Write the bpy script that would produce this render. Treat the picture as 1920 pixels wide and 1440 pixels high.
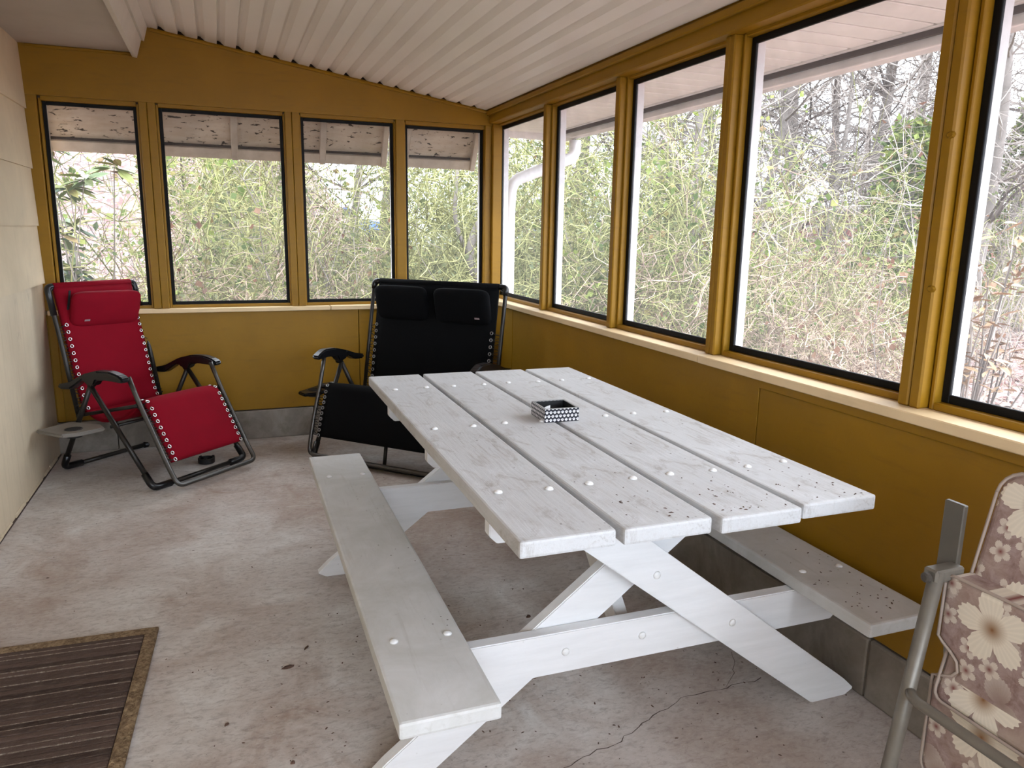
import bpy, bmesh, math, random
import numpy as np
from mathutils import Matrix, Vector

sc = bpy.context.scene
for o in list(bpy.data.objects):
    bpy.data.objects.remove(o)
C = sc.collection

# ---------------------------------------------------------------- camera
YAW, PITCH, ROLL, FPX = 0.3679, 0.2013, 0.0168, 1405.9
CAMZ = 1.3688
def cam_axes():
    cy, sy, cp, sp = math.cos(YAW), math.sin(YAW), math.cos(PITCH), math.sin(PITCH)
    f = Vector((sy*cp, cy*cp, -sp)); r = Vector((cy, -sy, 0)); u = r.cross(f)
    return r*math.cos(ROLL)+u*math.sin(ROLL), u*math.cos(ROLL)-r*math.sin(ROLL), f
cr, cu, cf = cam_axes()
cam_d = bpy.data.cameras.new('camera')
cam_d.sensor_width = 36.0
cam_d.sensor_fit = 'HORIZONTAL'
cam_d.lens = FPX/1920*36.0
cam_d.clip_start = 0.03
cam_d.clip_end = 300
cam = bpy.data.objects.new('camera', cam_d)
C.objects.link(cam)
mw = Matrix.Identity(4)
for i in range(3):
    mw[i][0], mw[i][1], mw[i][2] = cr[i], cu[i], -cf[i]
mw[2][3] = CAMZ
cam.matrix_world = mw
sc.camera = cam

# ---------------------------------------------------------------- overcast sky and exposure
w = bpy.data.worlds.new('overcast_sky')
sc.world = w
w.use_nodes = True
wn, wl = w.node_tree.nodes, w.node_tree.links
wn.clear()
w_out = wn.new('ShaderNodeOutputWorld')
w_bg = wn.new('ShaderNodeBackground')
w_tc = wn.new('ShaderNodeTexCoord')
w_sep = wn.new('ShaderNodeSeparateXYZ')
w_ramp = wn.new('ShaderNodeValToRGB')
wl.new(w_tc.outputs['Generated'], w_sep.inputs[0])
wl.new(w_sep.outputs['Z'], w_ramp.inputs[0])
w_ramp.color_ramp.elements[0].position = 0.0
w_ramp.color_ramp.elements[0].color = (0.62, 0.71, 0.84, 1)
w_ramp.color_ramp.elements[1].position = 1.0
w_ramp.color_ramp.elements[1].color = (0.90, 0.95, 1.0, 1)
wl.new(w_ramp.outputs[0], w_bg.inputs[0])
w_bg.inputs[1].default_value = 1.0
wl.new(w_bg.outputs[0], w_out.inputs[0])

sc.view_settings.view_transform = 'Standard'
sc.view_settings.look = 'None'
sc.view_settings.gamma = 1.0
sc.view_settings.use_curve_mapping = False
sc.view_settings.exposure = 3.95
sc.cycles.use_denoising = True
sc.cycles.max_bounces = 9
sc.cycles.diffuse_bounces = 5
sc.cycles.transparent_max_bounces = 24
sc.cycles.caustics_reflective = False
sc.cycles.caustics_refractive = False

# ---------------------------------------------------------------- helpers
R = math.radians
XL, XR, YB, Y0 = -0.972, 1.745, 5.045, -1.35
OFF = {}

def tag(o, label=None, cat=None, group=None, kind=None):
    if label: o['label'] = label
    if cat: o['category'] = cat
    if group: o['group'] = group
    if kind: o['kind'] = kind
    return o

def thing(name, label, cat, loc=(0, 0, 0), rz=0.0, group=None, kind=None):
    o = bpy.data.objects.new(name, None)
    o.empty_display_size = 0.1
    C.objects.link(o)
    o.location = loc
    o.rotation_euler = (0, 0, rz)
    return tag(o, label, cat, group, kind)

def obj(name, me, mat=None, parent=None, loc=(0, 0, 0), rot=(0, 0, 0), scale=None):
    o = bpy.data.objects.new(name, me)
    C.objects.link(o)
    if mat is not None and len(me.materials) == 0:
        me.materials.append(mat)
    o.location = loc
    o.rotation_euler = rot
    if scale: o.scale = scale
    if parent: o.parent = parent
    return o

def mesh_from(name, v, f, smooth=False):
    me = bpy.data.meshes.new(name)
    me.from_pydata([tuple(map(float, p)) for p in v], [], f)
    me.update()
    if smooth:
        me.polygons.foreach_set('use_smooth', [True]*len(me.polygons))
    return me

def box_mesh(sx, sy, sz, bev=0.003, seg=1):
    bm = bmesh.new()
    bmesh.ops.create_cube(bm, size=1.0)
    for v in bm.verts:
        v.co = Vector((v.co.x*sx, v.co.y*sy, v.co.z*sz))
    b = min(bev, 0.45*min(sx, sy, sz))
    if b > 0:
        bmesh.ops.bevel(bm, geom=bm.edges[:], offset=b, segments=seg, affect='EDGES', profile=0.6)
    me = bpy.data.meshes.new('box')
    bm.to_mesh(me)
    bm.free()
    return me

def bx(name, a, b, mat, parent=None, bev=0.003, seg=1, rot=(0, 0, 0)):
    """box between two corners, in the parent's frame"""
    a, b = Vector(a), Vector(b)
    s = b-a
    return obj(name, box_mesh(abs(s.x), abs(s.y), abs(s.z), bev, seg), mat, parent, (a+b)/2, rot)

def prism(name, pts, axis, a, b, mat, parent=None, bev=0.0):
    """polygon pts (u,v) extruded along an axis from a to b"""
    bm = bmesh.new()
    def put(u, v, t):
        return {'x': (t, u, v), 'y': (u, t, v), 'z': (u, v, t)}[axis]
    v0 = [bm.verts.new(put(u, v, a)) for u, v in pts]
    v1 = [bm.verts.new(put(u, v, b)) for u, v in pts]
    n = len(pts)
    bm.faces.new(v0)
    bm.faces.new(v1[::-1])
    for i in range(n):
        bm.faces.new((v0[i], v1[i], v1[(i+1) % n], v0[(i+1) % n]))
    bmesh.ops.recalc_face_normals(bm, faces=bm.faces[:])
    if bev:
        bmesh.ops.bevel(bm, geom=bm.edges[:], offset=bev, segments=2, affect='EDGES')
    me = bpy.data.meshes.new(name)
    bm.to_mesh(me)
    bm.free()
    return obj(name, me, mat, parent)

def tube_arrays(paths, sides=8):
    """paths: list of (Nx3 points, N radii) -> verts, faces"""
    V, F = [], []
    base = 0
    ang = np.arange(sides)*2*math.pi/sides
    ca, sa = np.cos(ang), np.sin(ang)
    for P, rad in paths:
        P = np.asarray(P, float)
        n = len(P)
        T = np.gradient(P, axis=0)
        T /= np.linalg.norm(T, axis=1)[:, None]+1e-9
        ref = np.array([0.0, 0.0, 1.0]) if abs(T[0, 2]) < 0.9 else np.array([1.0, 0.0, 0.0])
        U = np.cross(T[0], ref); U /= np.linalg.norm(U)+1e-9
        rad = np.broadcast_to(rad, (n,))
        for i in range(n):
            U = U-T[i]*(U@T[i]); U /= np.linalg.norm(U)+1e-9
            W = np.cross(T[i], U)
            V.append(P[i]+rad[i]*(ca[:, None]*U+sa[:, None]*W))
        for i in range(n-1):
            a0 = base+i*sides
            for j in range(sides):
                k = (j+1) % sides
                F.append((a0+j, a0+k, a0+sides+k, a0+sides+j))
        F.append(tuple(base+j for j in range(sides))[::-1])
        F.append(tuple(base+(n-1)*sides+j for j in range(sides)))
        base += n*sides
    return np.concatenate(V), F

def fillet(pts, rad=0.05, n=6, closed=False):
    pts = [np.array(p, float) for p in pts]
    out = [pts[0]]
    for i in range(1, len(pts)-1):
        p, a, b = pts[i], pts[i-1], pts[i+1]
        da, db = a-p, b-p
        la, lb = np.linalg.norm(da), np.linalg.norm(db)
        r = min(rad, 0.45*la, 0.45*lb)
        q0, q1 = p+da/la*r, p+db/lb*r
        for k in range(n+1):
            t = k/n
            out.append((1-t)**2*q0+2*t*(1-t)*p+t*t*q1)
    out.append(pts[-1])
    return np.array(out)

def tube(name, pts, r, mat, parent=None, sides=10):
    v, f = tube_arrays([(np.asarray(pts, float), r)], sides)
    return obj(name, mesh_from(name, v, f, True), mat, parent)

def lathe(profile, n=20):
    v, f = [], []
    for r_, z in profile:
        for k in range(n):
            a = 2*math.pi*k/n
            v.append((r_*math.cos(a), r_*math.sin(a), z))
    m = len(profile)
    for i in range(m-1):
        for k in range(n):
            k2 = (k+1) % n
            f.append((i*n+k, i*n+k2, (i+1)*n+k2, (i+1)*n+k))
    f.append(tuple(range(n))[::-1])
    f.append(tuple((m-1)*n+k for k in range(n)))
    return v, f

def torus(R0, r0, n=12, m=6):
    v, f = [], []
    for i in range(n):
        a = 2*math.pi*i/n
        for j in range(m):
            b = 2*math.pi*j/m
            v.append(((R0+r0*math.cos(b))*math.cos(a), (R0+r0*math.cos(b))*math.sin(a), r0*math.sin(b)))
    for i in range(n):
        for j in range(m):
            f.append((i*m+j, ((i+1) % n)*m+j, ((i+1) % n)*m+(j+1) % m, i*m+(j+1) % m))
    return v, f

def puff(name, sx, sy, sz, e=0.35, n=24, m=14):
    """soft cushion: superellipsoid of full size sx, sy, sz"""
    v, f = [], []
    sp = lambda x, p: math.copysign(abs(x)**p, x)
    for i in range(m+1):
        ph = -math.pi/2+math.pi*i/m
        for k in range(n):
            th = 2*math.pi*k/n
            v.append((sx/2*sp(math.cos(ph), 0.6)*sp(math.cos(th), e),
                      sy/2*sp(math.sin(ph), 0.8),
                      sz/2*sp(math.cos(ph), 0.6)*sp(math.sin(th), e)))
    for i in range(m):
        for k in range(n):
            k2 = (k+1) % n
            f.append((i*n+k, i*n+k2, (i+1)*n+k2, (i+1)*n+k))
    return mesh_from(name, v, f, True)

# ---------------------------------------------------------------- materials
class NT:
    """small node-tree writer"""
    def __init__(self, name):
        self.m = bpy.data.materials.new(name)
        self.m.use_nodes = True
        self.t = self.m.node_tree
        self.N, self.L = self.t.nodes, self.t.links
        self.N.clear()
        self.out = self.N.new('ShaderNodeOutputMaterial')
        self.tc = self.N.new('ShaderNodeTexCoord')
    def put(self, s, v):
        if hasattr(v, 'links') and hasattr(v, 'node'):
            self.L.new(v, s)
        elif isinstance(v, (tuple, list)) and len(v) == 3 and s.type == 'RGBA':
            s.default_value = (*v, 1)
        else:
            s.default_value = v
    def obj(self):
        return self.tc.outputs['Object']
    def mapping(self, vec, scale=(1, 1, 1), rot=(0, 0, 0), loc=(0, 0, 0)):
        n = self.N.new('ShaderNodeMapping')
        self.put(n.inputs[0], vec)
        n.inputs['Scale'].default_value = scale
        n.inputs['Rotation'].default_value = rot
        n.inputs['Location'].default_value = loc
        return n.outputs[0]
    def noise(self, vec, scale, detail=4.0, rough=0.55, dist=0.0):
        n = self.N.new('ShaderNodeTexNoise')
        self.put(n.inputs['Vector'], vec)
        n.inputs['Scale'].default_value = scale
        n.inputs['Detail'].default_value = detail
        n.inputs['Roughness'].default_value = rough
        n.inputs['Distortion'].default_value = dist
        return n.outputs['Fac']
    def voronoi(self, vec, scale, feature='F1', rnd=1.0, dim='3D'):
        n = self.N.new('ShaderNodeTexVoronoi')
        n.voronoi_dimensions = dim
        n.feature = feature
        self.put(n.inputs['Vector'], vec)
        n.inputs['Scale'].default_value = scale
        n.inputs['Randomness'].default_value = rnd
        return n
    def ramp(self, fac, stops, interp='LINEAR'):
        n = self.N.new('ShaderNodeValToRGB')
        self.put(n.inputs[0], fac)
        e = n.color_ramp.elements
        n.color_ramp.interpolation = interp
        while len(e) < len(stops): e.new(0.5)
        for el, (p, c) in zip(e, stops):
            el.position = p
            el.color = (c, c, c, 1) if isinstance(c, (int, float)) else (*c, 1)
        return n.outputs[0]
    def mix(self, fac, a, b, mode='MIX'):
        n = self.N.new('ShaderNodeMix')
        n.data_type = 'RGBA'
        n.blend_type = mode
        self.put(n.inputs[0], fac)
        self.put(n.inputs[6], a)
        self.put(n.inputs[7], b)
        return n.outputs[2]
    def math(self, op, a, b=0.0, c=None):
        n = self.N.new('ShaderNodeMath')
        n.operation = op
        self.put(n.inputs[0], a)
        self.put(n.inputs[1], b)
        if c is not None: self.put(n.inputs[2], c)
        return n.outputs[0]
    def sep(self, vec):
        n = self.N.new('ShaderNodeSeparateXYZ')
        self.put(n.inputs[0], vec)
        return n.outputs
    def comb(self, x, y, z):
        n = self.N.new('ShaderNodeCombineXYZ')
        for s, v in zip(n.inputs, (x, y, z)): self.put(s, v)
        return n.outputs[0]
    def island(self):
        return self.N.new('ShaderNodeNewGeometry').outputs['Random Per Island']
    def objrand(self):
        return self.N.new('ShaderNodeObjectInfo').outputs['Random']
    def bump(self, h, strength=0.3, dist=0.01):
        n = self.N.new('ShaderNodeBump')
        self.put(n.inputs['Height'], h)
        n.inputs['Strength'].default_value = strength
        n.inputs['Distance'].default_value = dist
        return n.outputs[0]
    def bsdf(self, col, rough=0.6, metal=0.0, spec=0.4, normal=None, sheen=0.0):
        n = self.N.new('ShaderNodeBsdfPrincipled')
        self.put(n.inputs['Base Color'], col)
        self.put(n.inputs['Roughness'], rough)
        n.inputs['Metallic'].default_value = metal
        n.inputs['Specular IOR Level'].default_value = spec
        if sheen: n.inputs['Sheen Weight'].default_value = sheen
        if normal is not None: self.L.new(normal, n.inputs['Normal'])
        self.L.new(n.outputs[0], self.out.inputs[0])
        return n

def simple(name, col, rough=0.6, metal=0.0, spec=0.4, var=0.1, vs=6.0, bump=0.0, bs=200.0):
    t = NT(name)
    n = t.noise(t.obj(), vs, 5, 0.6)
    c = t.mix(t.ramp(n, [(0.3, 0.0), (0.7, 1.0)]), tuple(x*(1-var) for x in col), tuple(min(1, x*(1+var)) for x in col))
    nm = t.bump(t.noise(t.obj(), bs, 3), bump, 0.002) if bump else None
    t.bsdf(c, rough, metal, spec, nm)
    return t.m

def paint(name, col, grime=(0.16, 0.085, 0.012), amount=0.35, rough=0.45, bump=0.12):
    """brush-painted board with scuffs and knot holes"""
    t = NT(name)
    o = t.obj()
    n1 = t.noise(o, 2.3, 6, 0.6, 0.4)
    n2 = t.noise(t.mapping(o, (2, 2, 14)), 3.0, 5, 0.6)
    c = t.mix(t.ramp(n1, [(0.3, 0.0), (0.75, 1.0)]), tuple(x*0.88 for x in col), tuple(min(1, x*1.1) for x in col))
    c = t.mix(t.math('MULTIPLY', t.ramp(n2, [(0.55, 0.0), (0.8, 1.0)]), amount), c, grime)
    vo = t.voronoi(o, 3.1)
    spot = t.ramp(vo.outputs['Distance'], [(0.006, 1.0), (0.012, 0.0)])
    c = t.mix(t.math('MULTIPLY', spot, 0.8), c, (0.08, 0.04, 0.015))
    t.bsdf(c, rough, 0, 0.22, t.bump(t.noise(o, 60, 4), bump, 0.004))
    return t.m

M = {}
M['yellow'] = paint('mustard_paint', (0.262, 0.134, 0.0065))
M['sill'] = paint('pale_sill_paint', (0.74, 0.56, 0.33), (0.4, 0.26, 0.12), 0.3)  # cream, paler than the mustard boards
M['black_frame'] = simple('black_screen_frame', (0.003, 0.003, 0.003), 0.6, 0, 0.2)
M['cream'] = None
M['white_ext'] = simple('weathered_white_trim', (0.74, 0.72, 0.70), 0.6, var=0.12, vs=9)
M['vinyl'] = simple('vinyl_soffit', (0.80, 0.78, 0.74), 0.5, var=0.06)
M['brown_gap'] = simple('dark_wood_and_shadow', (0.06, 0.04, 0.03), 0.8)  # brown wood and gaps; also the painted shadow strip on the shutters

def m_floor():
    t = NT('stained_concrete')
    o = t.obj()
    n1 = t.noise(o, 1.1, 6, 0.62, 0.5)
    n2 = t.noise(t.mapping(o, (1, 1, 1), (0, 0, 0.5)), 3.7, 8, 0.7, 0.8)
    n3 = t.noise(t.mapping(o, (3.0, 9.0, 1), (0, 0, 0.35)), 4.5, 8, 0.72, 0.6)
    pink = t.mix(t.ramp(n1, [(0.36, 0.0), (0.64, 1.0)]), (0.36, 0.265, 0.21), (0.54, 0.51, 0.48))
    c = t.mix(t.ramp(n2, [(0.35, 0.0), (0.7, 1.0)]), pink, (0.66, 0.64, 0.615))
    c = t.mix(t.math('MULTIPLY', t.ramp(n3, [(0.52, 0.0), (0.72, 1.0)]), 0.45), c, (0.20, 0.165, 0.145))
    n5 = t.noise(o, 0.75, 4, 0.5)
    c = t.mix(t.math('MULTIPLY', t.ramp(n5, [(0.47, 0.0), (0.62, 1.0)]), 0.6), c, (0.30, 0.215, 0.17))
    v = t.voronoi(t.mapping(o, (1, 1, 0.1)), 23)
    sp = t.math('MULTIPLY', t.ramp(v.outputs['Distance'], [(0.05, 1.0), (0.1, 0.0)]), t.ramp(t.noise(o, 5.0, 3), [(0.52, 0.0), (0.6, 1.0)]))
    c = t.mix(t.math('MULTIPLY', sp, 0.8), c, (0.07, 0.05, 0.04))
    hf = t.noise(t.mapping(o, (1, 1.6, 1), (0, 0, 0.4)), 38, 6, 0.75, 0.5)
    c = t.mix(t.math('MULTIPLY', t.ramp(hf, [(0.50, 0.0), (0.66, 1.0)]), 0.42), c, (0.19, 0.15, 0.125))
    c = t.mix(t.math('MULTIPLY', t.ramp(hf, [(0.30, 1.0), (0.42, 0.0)]), 0.35), c, (0.66, 0.64, 0.61))
    sc_ = t.noise(t.mapping(o, (2.0, 5.0, 1), (0, 0, 0.7)), 9.0, 7, 0.75, 1.0)
    c = t.mix(t.math('MULTIPLY', t.ramp(sc_, [(0.58, 0.0), (0.68, 1.0)]), 0.5), c, (0.18, 0.14, 0.12))
    # small grit
    v2 = t.voronoi(t.mapping(o, (1, 1, 0.1)), 70)
    c = t.mix(t.math('MULTIPLY', t.ramp(v2.outputs['Distance'], [(0.07, 1.0), (0.12, 0.0)]), t.math('MULTIPLY', t.ramp(t.noise(o, 7.0, 3), [(0.55, 0.0), (0.62, 1.0)]), 0.8)), c, (0.06, 0.045, 0.035))
    t.bsdf(c, t.ramp(n2, [(0.3, 0.62), (0.7, 0.85)]), 0, 0.25, t.bump(t.noise(o, 45, 6, 0.65), 0.15, 0.004))
    return t.m
M['floor'] = m_floor()

def m_block():
    t = NT('concrete_block')
    o = t.obj()
    n1 = t.noise(o, 4.0, 6, 0.65, 0.6)
    n2 = t.noise(o, 16.0, 6, 0.7)
    c = t.mix(t.ramp(n1, [(0.3, 0.0), (0.7, 1.0)]), (0.15, 0.125, 0.10), (0.30, 0.27, 0.235))
    c = t.mix(t.math('MULTIPLY', t.ramp(n2, [(0.5, 0.0), (0.75, 1.0)]), 0.5), c, (0.14, 0.13, 0.085))
    t.bsdf(c, 0.9, 0, 0.2, t.bump(n2, 0.25, 0.004))
    return t.m
M['block'] = m_block()

def m_cream(name, base, grime_amt):
    t = NT(name)
    o = t.obj()
    n1 = t.noise(o, 1.6, 5, 0.6, 0.5)
    n2 = t.noise(t.mapping(o, (20, 20, 1.2)), 2.0, 5, 0.6)
    c = t.mix(t.ramp(n1, [(0.35, 0.0), (0.7, 1.0)]), tuple(x*0.86 for x in base), tuple(min(1, x*1.06) for x in base))
    c = t.mix(t.math('MULTIPLY', t.ramp(n2, [(0.5, 0.0), (0.8, 1.0)]), grime_amt), c, (0.33, 0.25, 0.17))
    n3 = t.noise(o, 5.0, 6, 0.7)
    c = t.mix(t.math('MULTIPLY', t.ramp(n3, [(0.6, 0.0), (0.75, 1.0)]), grime_amt*1.3), c, (0.28, 0.21, 0.16))
    t.bsdf(c, 0.7, 0, 0.25, t.bump(n2, 0.12, 0.004))
    return t.m
M['siding'] = m_cream('cream_siding', (0.64, 0.52, 0.355), 0.12)
M['plaster'] = m_cream('cream_painted_masonry', (0.64, 0.53, 0.375), 0.3)
M['ceil'] = simple('white_metal_ceiling', (0.76, 0.715, 0.655), 0.42, 0, 0.4, var=0.03, vs=1.5)
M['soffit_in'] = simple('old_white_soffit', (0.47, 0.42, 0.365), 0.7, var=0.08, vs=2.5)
M['fascia'] = simple('white_fascia', (0.66, 0.62, 0.55), 0.55, var=0.06)

def m_tabletop():
    t = NT('worn_white_table_paint')
    o = t.obj()
    g = t.noise(t.mapping(o, (34, 1.6, 34)), 2.2, 8, 0.7, 0.3)
    d = t.noise(o, 3.2, 7, 0.68, 0.5)
    sp = t.voronoi(t.mapping(o, (1, 1, 0.2)), 42)
    c = t.mix(t.ramp(g, [(0.3, 0.0), (0.7, 1.0)]), (0.48, 0.48, 0.475), (0.60, 0.605, 0.615))
    mask = t.math('MULTIPLY', t.ramp(g, [(0.47, 0.0), (0.60, 1.0)]), t.ramp(d, [(0.42, 0.0), (0.62, 1.0)]))
    c = t.mix(t.math('MULTIPLY', mask, 0.6), c, (0.26, 0.225, 0.19))
    st = t.noise(t.mapping(o, (2.2, 1, 1), (0, 0, 0), (3.1, 1.7, 0)), 5.5, 8, 0.75, 1.2)
    c = t.mix(t.math('MULTIPLY', t.ramp(st, [(0.54, 0.0), (0.70, 1.0)]), 0.75), c, (0.25, 0.21, 0.175))
    wear = t.noise(t.mapping(o, (60, 5, 60)), 3.0, 6, 0.7)
    c = t.mix(t.math('MULTIPLY', t.math('MULTIPLY', t.ramp(wear, [(0.55, 0.0), (0.64, 1.0)]), t.ramp(t.noise(o, 2.1, 3), [(0.5, 0.0), (0.62, 1.0)])), 0.35), c, (0.19, 0.155, 0.125))
    sm = t.math('MULTIPLY', t.ramp(sp.outputs['Distance'], [(0.10, 1.0), (0.16, 0.0)]), t.ramp(t.noise(o, 4.0, 4), [(0.54, 0.0), (0.62, 1.0)]))
    c = t.mix(t.math('MULTIPLY', sm, 0.85), c, (0.09, 0.07, 0.055))
    y = t.sep(o)[1]
    t.bsdf(c, 0.55, 0, 0.35, t.bump(g, 0.35, 0.004))
    return t.m
M['table'] = m_tabletop()
def m_bench():
    t = NT('white_bench_paint')
    o = t.obj()
    g = t.noise(t.mapping(o, (30, 1.4, 30)), 2.0, 7, 0.65, 0.3)
    d = t.noise(o, 4.0, 7, 0.7, 0.6)
    sp = t.voronoi(t.mapping(o, (1, 1, 0.2)), 46)
    c = t.mix(t.ramp(d, [(0.35, 0.0), (0.65, 1.0)]), (0.50, 0.50, 0.475), (0.62, 0.62, 0.615))
    c = t.mix(t.math('MULTIPLY', t.ramp(g, [(0.56, 0.0), (0.72, 1.0)]), 0.22), c, (0.27, 0.24, 0.20))
    sm = t.math('MULTIPLY', t.ramp(sp.outputs['Distance'], [(0.08, 1.0), (0.13, 0.0)]), t.ramp(t.noise(o, 3.3, 4), [(0.5, 0.0), (0.58, 1.0)]))
    c = t.mix(t.math('MULTIPLY', sm, 0.85), c, (0.09, 0.07, 0.055))
    t.bsdf(c, 0.55, 0, 0.3, t.bump(g, 0.15, 0.003))
    return t.m
M['bench'] = m_bench()

def m_tableframe():
    t = NT('white_table_frame_paint')
    o = t.obj()
    g = t.noise(t.mapping(o, (3, 30, 30)), 1.6, 6, 0.65, 0.2)
    sp = t.voronoi(o, 30)
    c = t.mix(t.ramp(g, [(0.3, 0.0), (0.7, 1.0)]), (0.69, 0.69, 0.69), (0.76, 0.76, 0.765))
    sm = t.math('MULTIPLY', t.ramp(sp.outputs['Distance'], [(0.05, 1.0), (0.09, 0.0)]), t.ramp(t.noise(o, 6.0, 4), [(0.5, 0.0), (0.62, 1.0)]))
    c = t.mix(t.math('MULTIPLY', sm, 0.6), c, (0.2, 0.17, 0.14))
    t.bsdf(c, 0.5, 0, 0.35, t.bump(g, 0.2, 0.003))
    return t.m
M['tframe'] = m_tableframe()
M['bolt'] = simple('painted_bolt', (0.74, 0.74, 0.73), 0.35, 0, 0.5, var=0.05)

def fabric(name, col, rough=0.85, weave=900, sheen=0.1):
    t = NT(name)
    o = t.obj()
    n = t.noise(o, 5, 4)
    c = t.mix(n, tuple(x*0.8 for x in col), tuple(min(1, x*1.15) for x in col))
    t.bsdf(c, rough, 0, 0.12, t.bump(t.noise(o, weave, 2), 0.15, 0.001), sheen)
    return t.m
M['red'] = fabric('red_sling_fabric', (0.205, 0.0025, 0.011), sheen=0.0)
M['black_fab'] = fabric('black_sling_fabric', (0.0022, 0.0022, 0.0026), rough=0.9, sheen=0.0)
M['steel'] = simple('grey_steel_tube', (0.10, 0.096, 0.09), 0.34, 0.85, 0.5, var=0.12, vs=20)
M['dark_steel'] = simple('dark_bronze_tube', (0.028, 0.025, 0.022), 0.38, 0.6, 0.5, var=0.15, vs=20)
M['plastic'] = simple('black_plastic', (0.004, 0.004, 0.005), 0.34, 0, 0.5, var=0.1)
M['tray'] = simple('grey_plastic_tray', (0.20, 0.18, 0.155), 0.5, 0, 0.4, var=0.1)
M['eyelet'] = simple('chrome_eyelet', (0.75, 0.74, 0.72), 0.25, 0.8, 0.5, var=0.02)
M['eyelet_dark'] = simple('grey_eyelet', (0.30, 0.30, 0.30), 0.35, 0.8, 0.5, var=0.02)
M['lace'] = simple('black_bungee_lace', (0.012, 0.012, 0.012), 0.7)
M['tagm'] = simple('grey_label_tag', (0.30, 0.22, 0.22), 0.6)
M['patio_metal'] = simple('taupe_powder_coat', (0.155, 0.138, 0.112), 0.42, 0.25, 0.5, var=0.1, vs=25)
M['patio_bar'] = simple('shaded_patio_metal', (0.10, 0.088, 0.07), 0.4, 0.3, 0.5)  # taupe metal darkened: shade of the window-averted bar face put into its colour
M['patio_dark'] = simple('dark_patio_bracket', (0.07, 0.06, 0.05), 0.5, 0.3)
M['piping'] = fabric('beige_piping', (0.36, 0.285, 0.235))

# ---------------------------------------------------------------- porch shell
fl = bx('floor', (XL-0.35, Y0-0.1, -0.32), (XR+0.12, YB+0.12, 0.0), M['floor'], None, 0)
tag(fl, 'stained grey and tan concrete porch floor slab', None, kind='structure')
# cracks in the slab
def crack(pts, wd):
    rnd = random.Random(5)
    P = [np.array(pts[0], float)]
    for a, b in zip(pts[:-1], pts[1:]):
        a, b = np.array(a, float), np.array(b, float)
        n = max(3, int(np.linalg.norm(b-a)/0.025))
        for k in range(1, n+1):
            P.append(a+(b-a)*k/n+np.array([rnd.uniform(-1, 1), rnd.uniform(-1, 1)])*0.006)
    P = np.array(P)
    T = np.gradient(P, axis=0); T /= np.linalg.norm(T, axis=1)[:, None]
    Nn = np.stack([-T[:, 1], T[:, 0]], 1)
    W = np.array([wd*rnd.uniform(0.4, 1.1) for _ in P])[:, None]
    v = [(p[0], p[1], 0.1606) for p in P+Nn*W]+[(p[0], p[1], 0.1606) for p in P-Nn*W]
    n = len(P)
    return mesh_from('crack', v, [(i, i+1, n+i+1, n+i) for i in range(n-1)])
M['crack'] = simple('dark_crack', (0.07, 0.05, 0.04), 0.95)
fc = fl.location
for pts, wd in (([(0.62, 1.50), (0.80, 1.56), (0.95, 1.59), (1.12, 1.66), (1.22, 1.70), (1.40, 1.70), (1.52, 1.70)], 0.0016),
                ([(1.38, 1.70), (1.45, 1.75), (1.52, 1.86)], 0.001)):
    obj('crack', crack([(x-fc[0], y-fc[1]) for x, y in pts], wd), M['crack'], fl)

# concrete block curbs
cb = thing('trim_1', 'grey concrete block curb along the foot of the back wall', None, (0, 0, 0), kind='structure')
xs = [XL-0.1, -0.66, 0.52, XR]
for a, b in zip(xs[:-1], xs[1:]):
    bx('block', (a+0.002, YB-0.004, 0.0), (b-0.002, YB+0.10, 0.192), M['block'], cb, 0.008, 2)
crt = thing('trim_2', 'grey concrete block curb along the foot of the right wall', None, (0, 0, 0), kind='structure')
ys = [-1.35, 0.30, 1.518, 2.74, 3.96, YB+0.1]
for a, b in zip(ys[:-1], ys[1:]):
    bx('block', (XR-0.004, a+0.002, 0.0), (XR+0.10, b-0.002, 0.192), M['block'], crt, 0.008, 2)

# back wall
wb_ = thing('wall_back', 'mustard painted back wall of plywood panels and posts', None, (0, 0, 0), kind='structure')
for a, b in ((XL-0.05, 0.834), (0.836, XR+0.1)):
    bx('wall_panel', (a+0.001, YB, 0.199), (b-0.001, YB+0.10, 0.842), M['yellow'], wb_, 0.002)
bx('corner_strip', (XL+0.002, YB-0.012, 0.199), (XL+0.045, YB, 0.842), M['yellow'], wb_, 0.003)
prism('header_panel', [(XL-0.05, 2.066), (XR+0.1, 2.066), (XR+0.1, 2.150), (-0.325, 2.474), (-0.36, 2.47), (-0.42, 2.36), (XL-0.05, 2.36)],
      'y', YB, YB+0.11, M['yellow'], wb_)
prism('gable_light_block', [(XL-0.25, 2.05), (XR+0.1, 2.05), (XR+0.1, 2.20), (-0.42, 2.535), (-0.42, 2.57), (XL-0.25, 2.57)], 'y', YB+0.04, YB+0.125, M['brown_gap'], wb_)  # dark piece added behind the header to stop sky light leaking in
# quarter trim under the corrugated ceiling
v, f = tube_arrays([(np.array([(-0.31, YB-0.006, 2.462), (XR-0.01, YB-0.006, 2.150)]), 0.011)], 6)
obj('trim_strip', mesh_from('trim_strip', v, f), M['yellow'], wb_)
bx('trim_strip', (XL+0.03, YB-0.012, 2.312), (-0.40, YB, 2.328), M['yellow'], wb_, 0.004)
SB = 0.868
bx('sill', (XL+0.01, YB-0.032, SB-0.026), (0.649, YB+0.13, SB), M['sill'], wb_, 0.003)
bx('sill', (0.651, YB-0.034, SB-0.026), (XR+0.05, YB+0.13, SB+0.001), M['sill'], wb_, 0.003)
for a, b in ((XL-0.02, -0.913), (-0.402, -0.359), (-0.357, -0.313), (0.412, 0.452), (0.454, 0.499), (1.106, 1.166), (1.722, 1.768)):
    bx('post', (a, YB+0.004, SB), (b, YB+0.12, 2.068), M['yellow'], wb_, 0.003)
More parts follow.
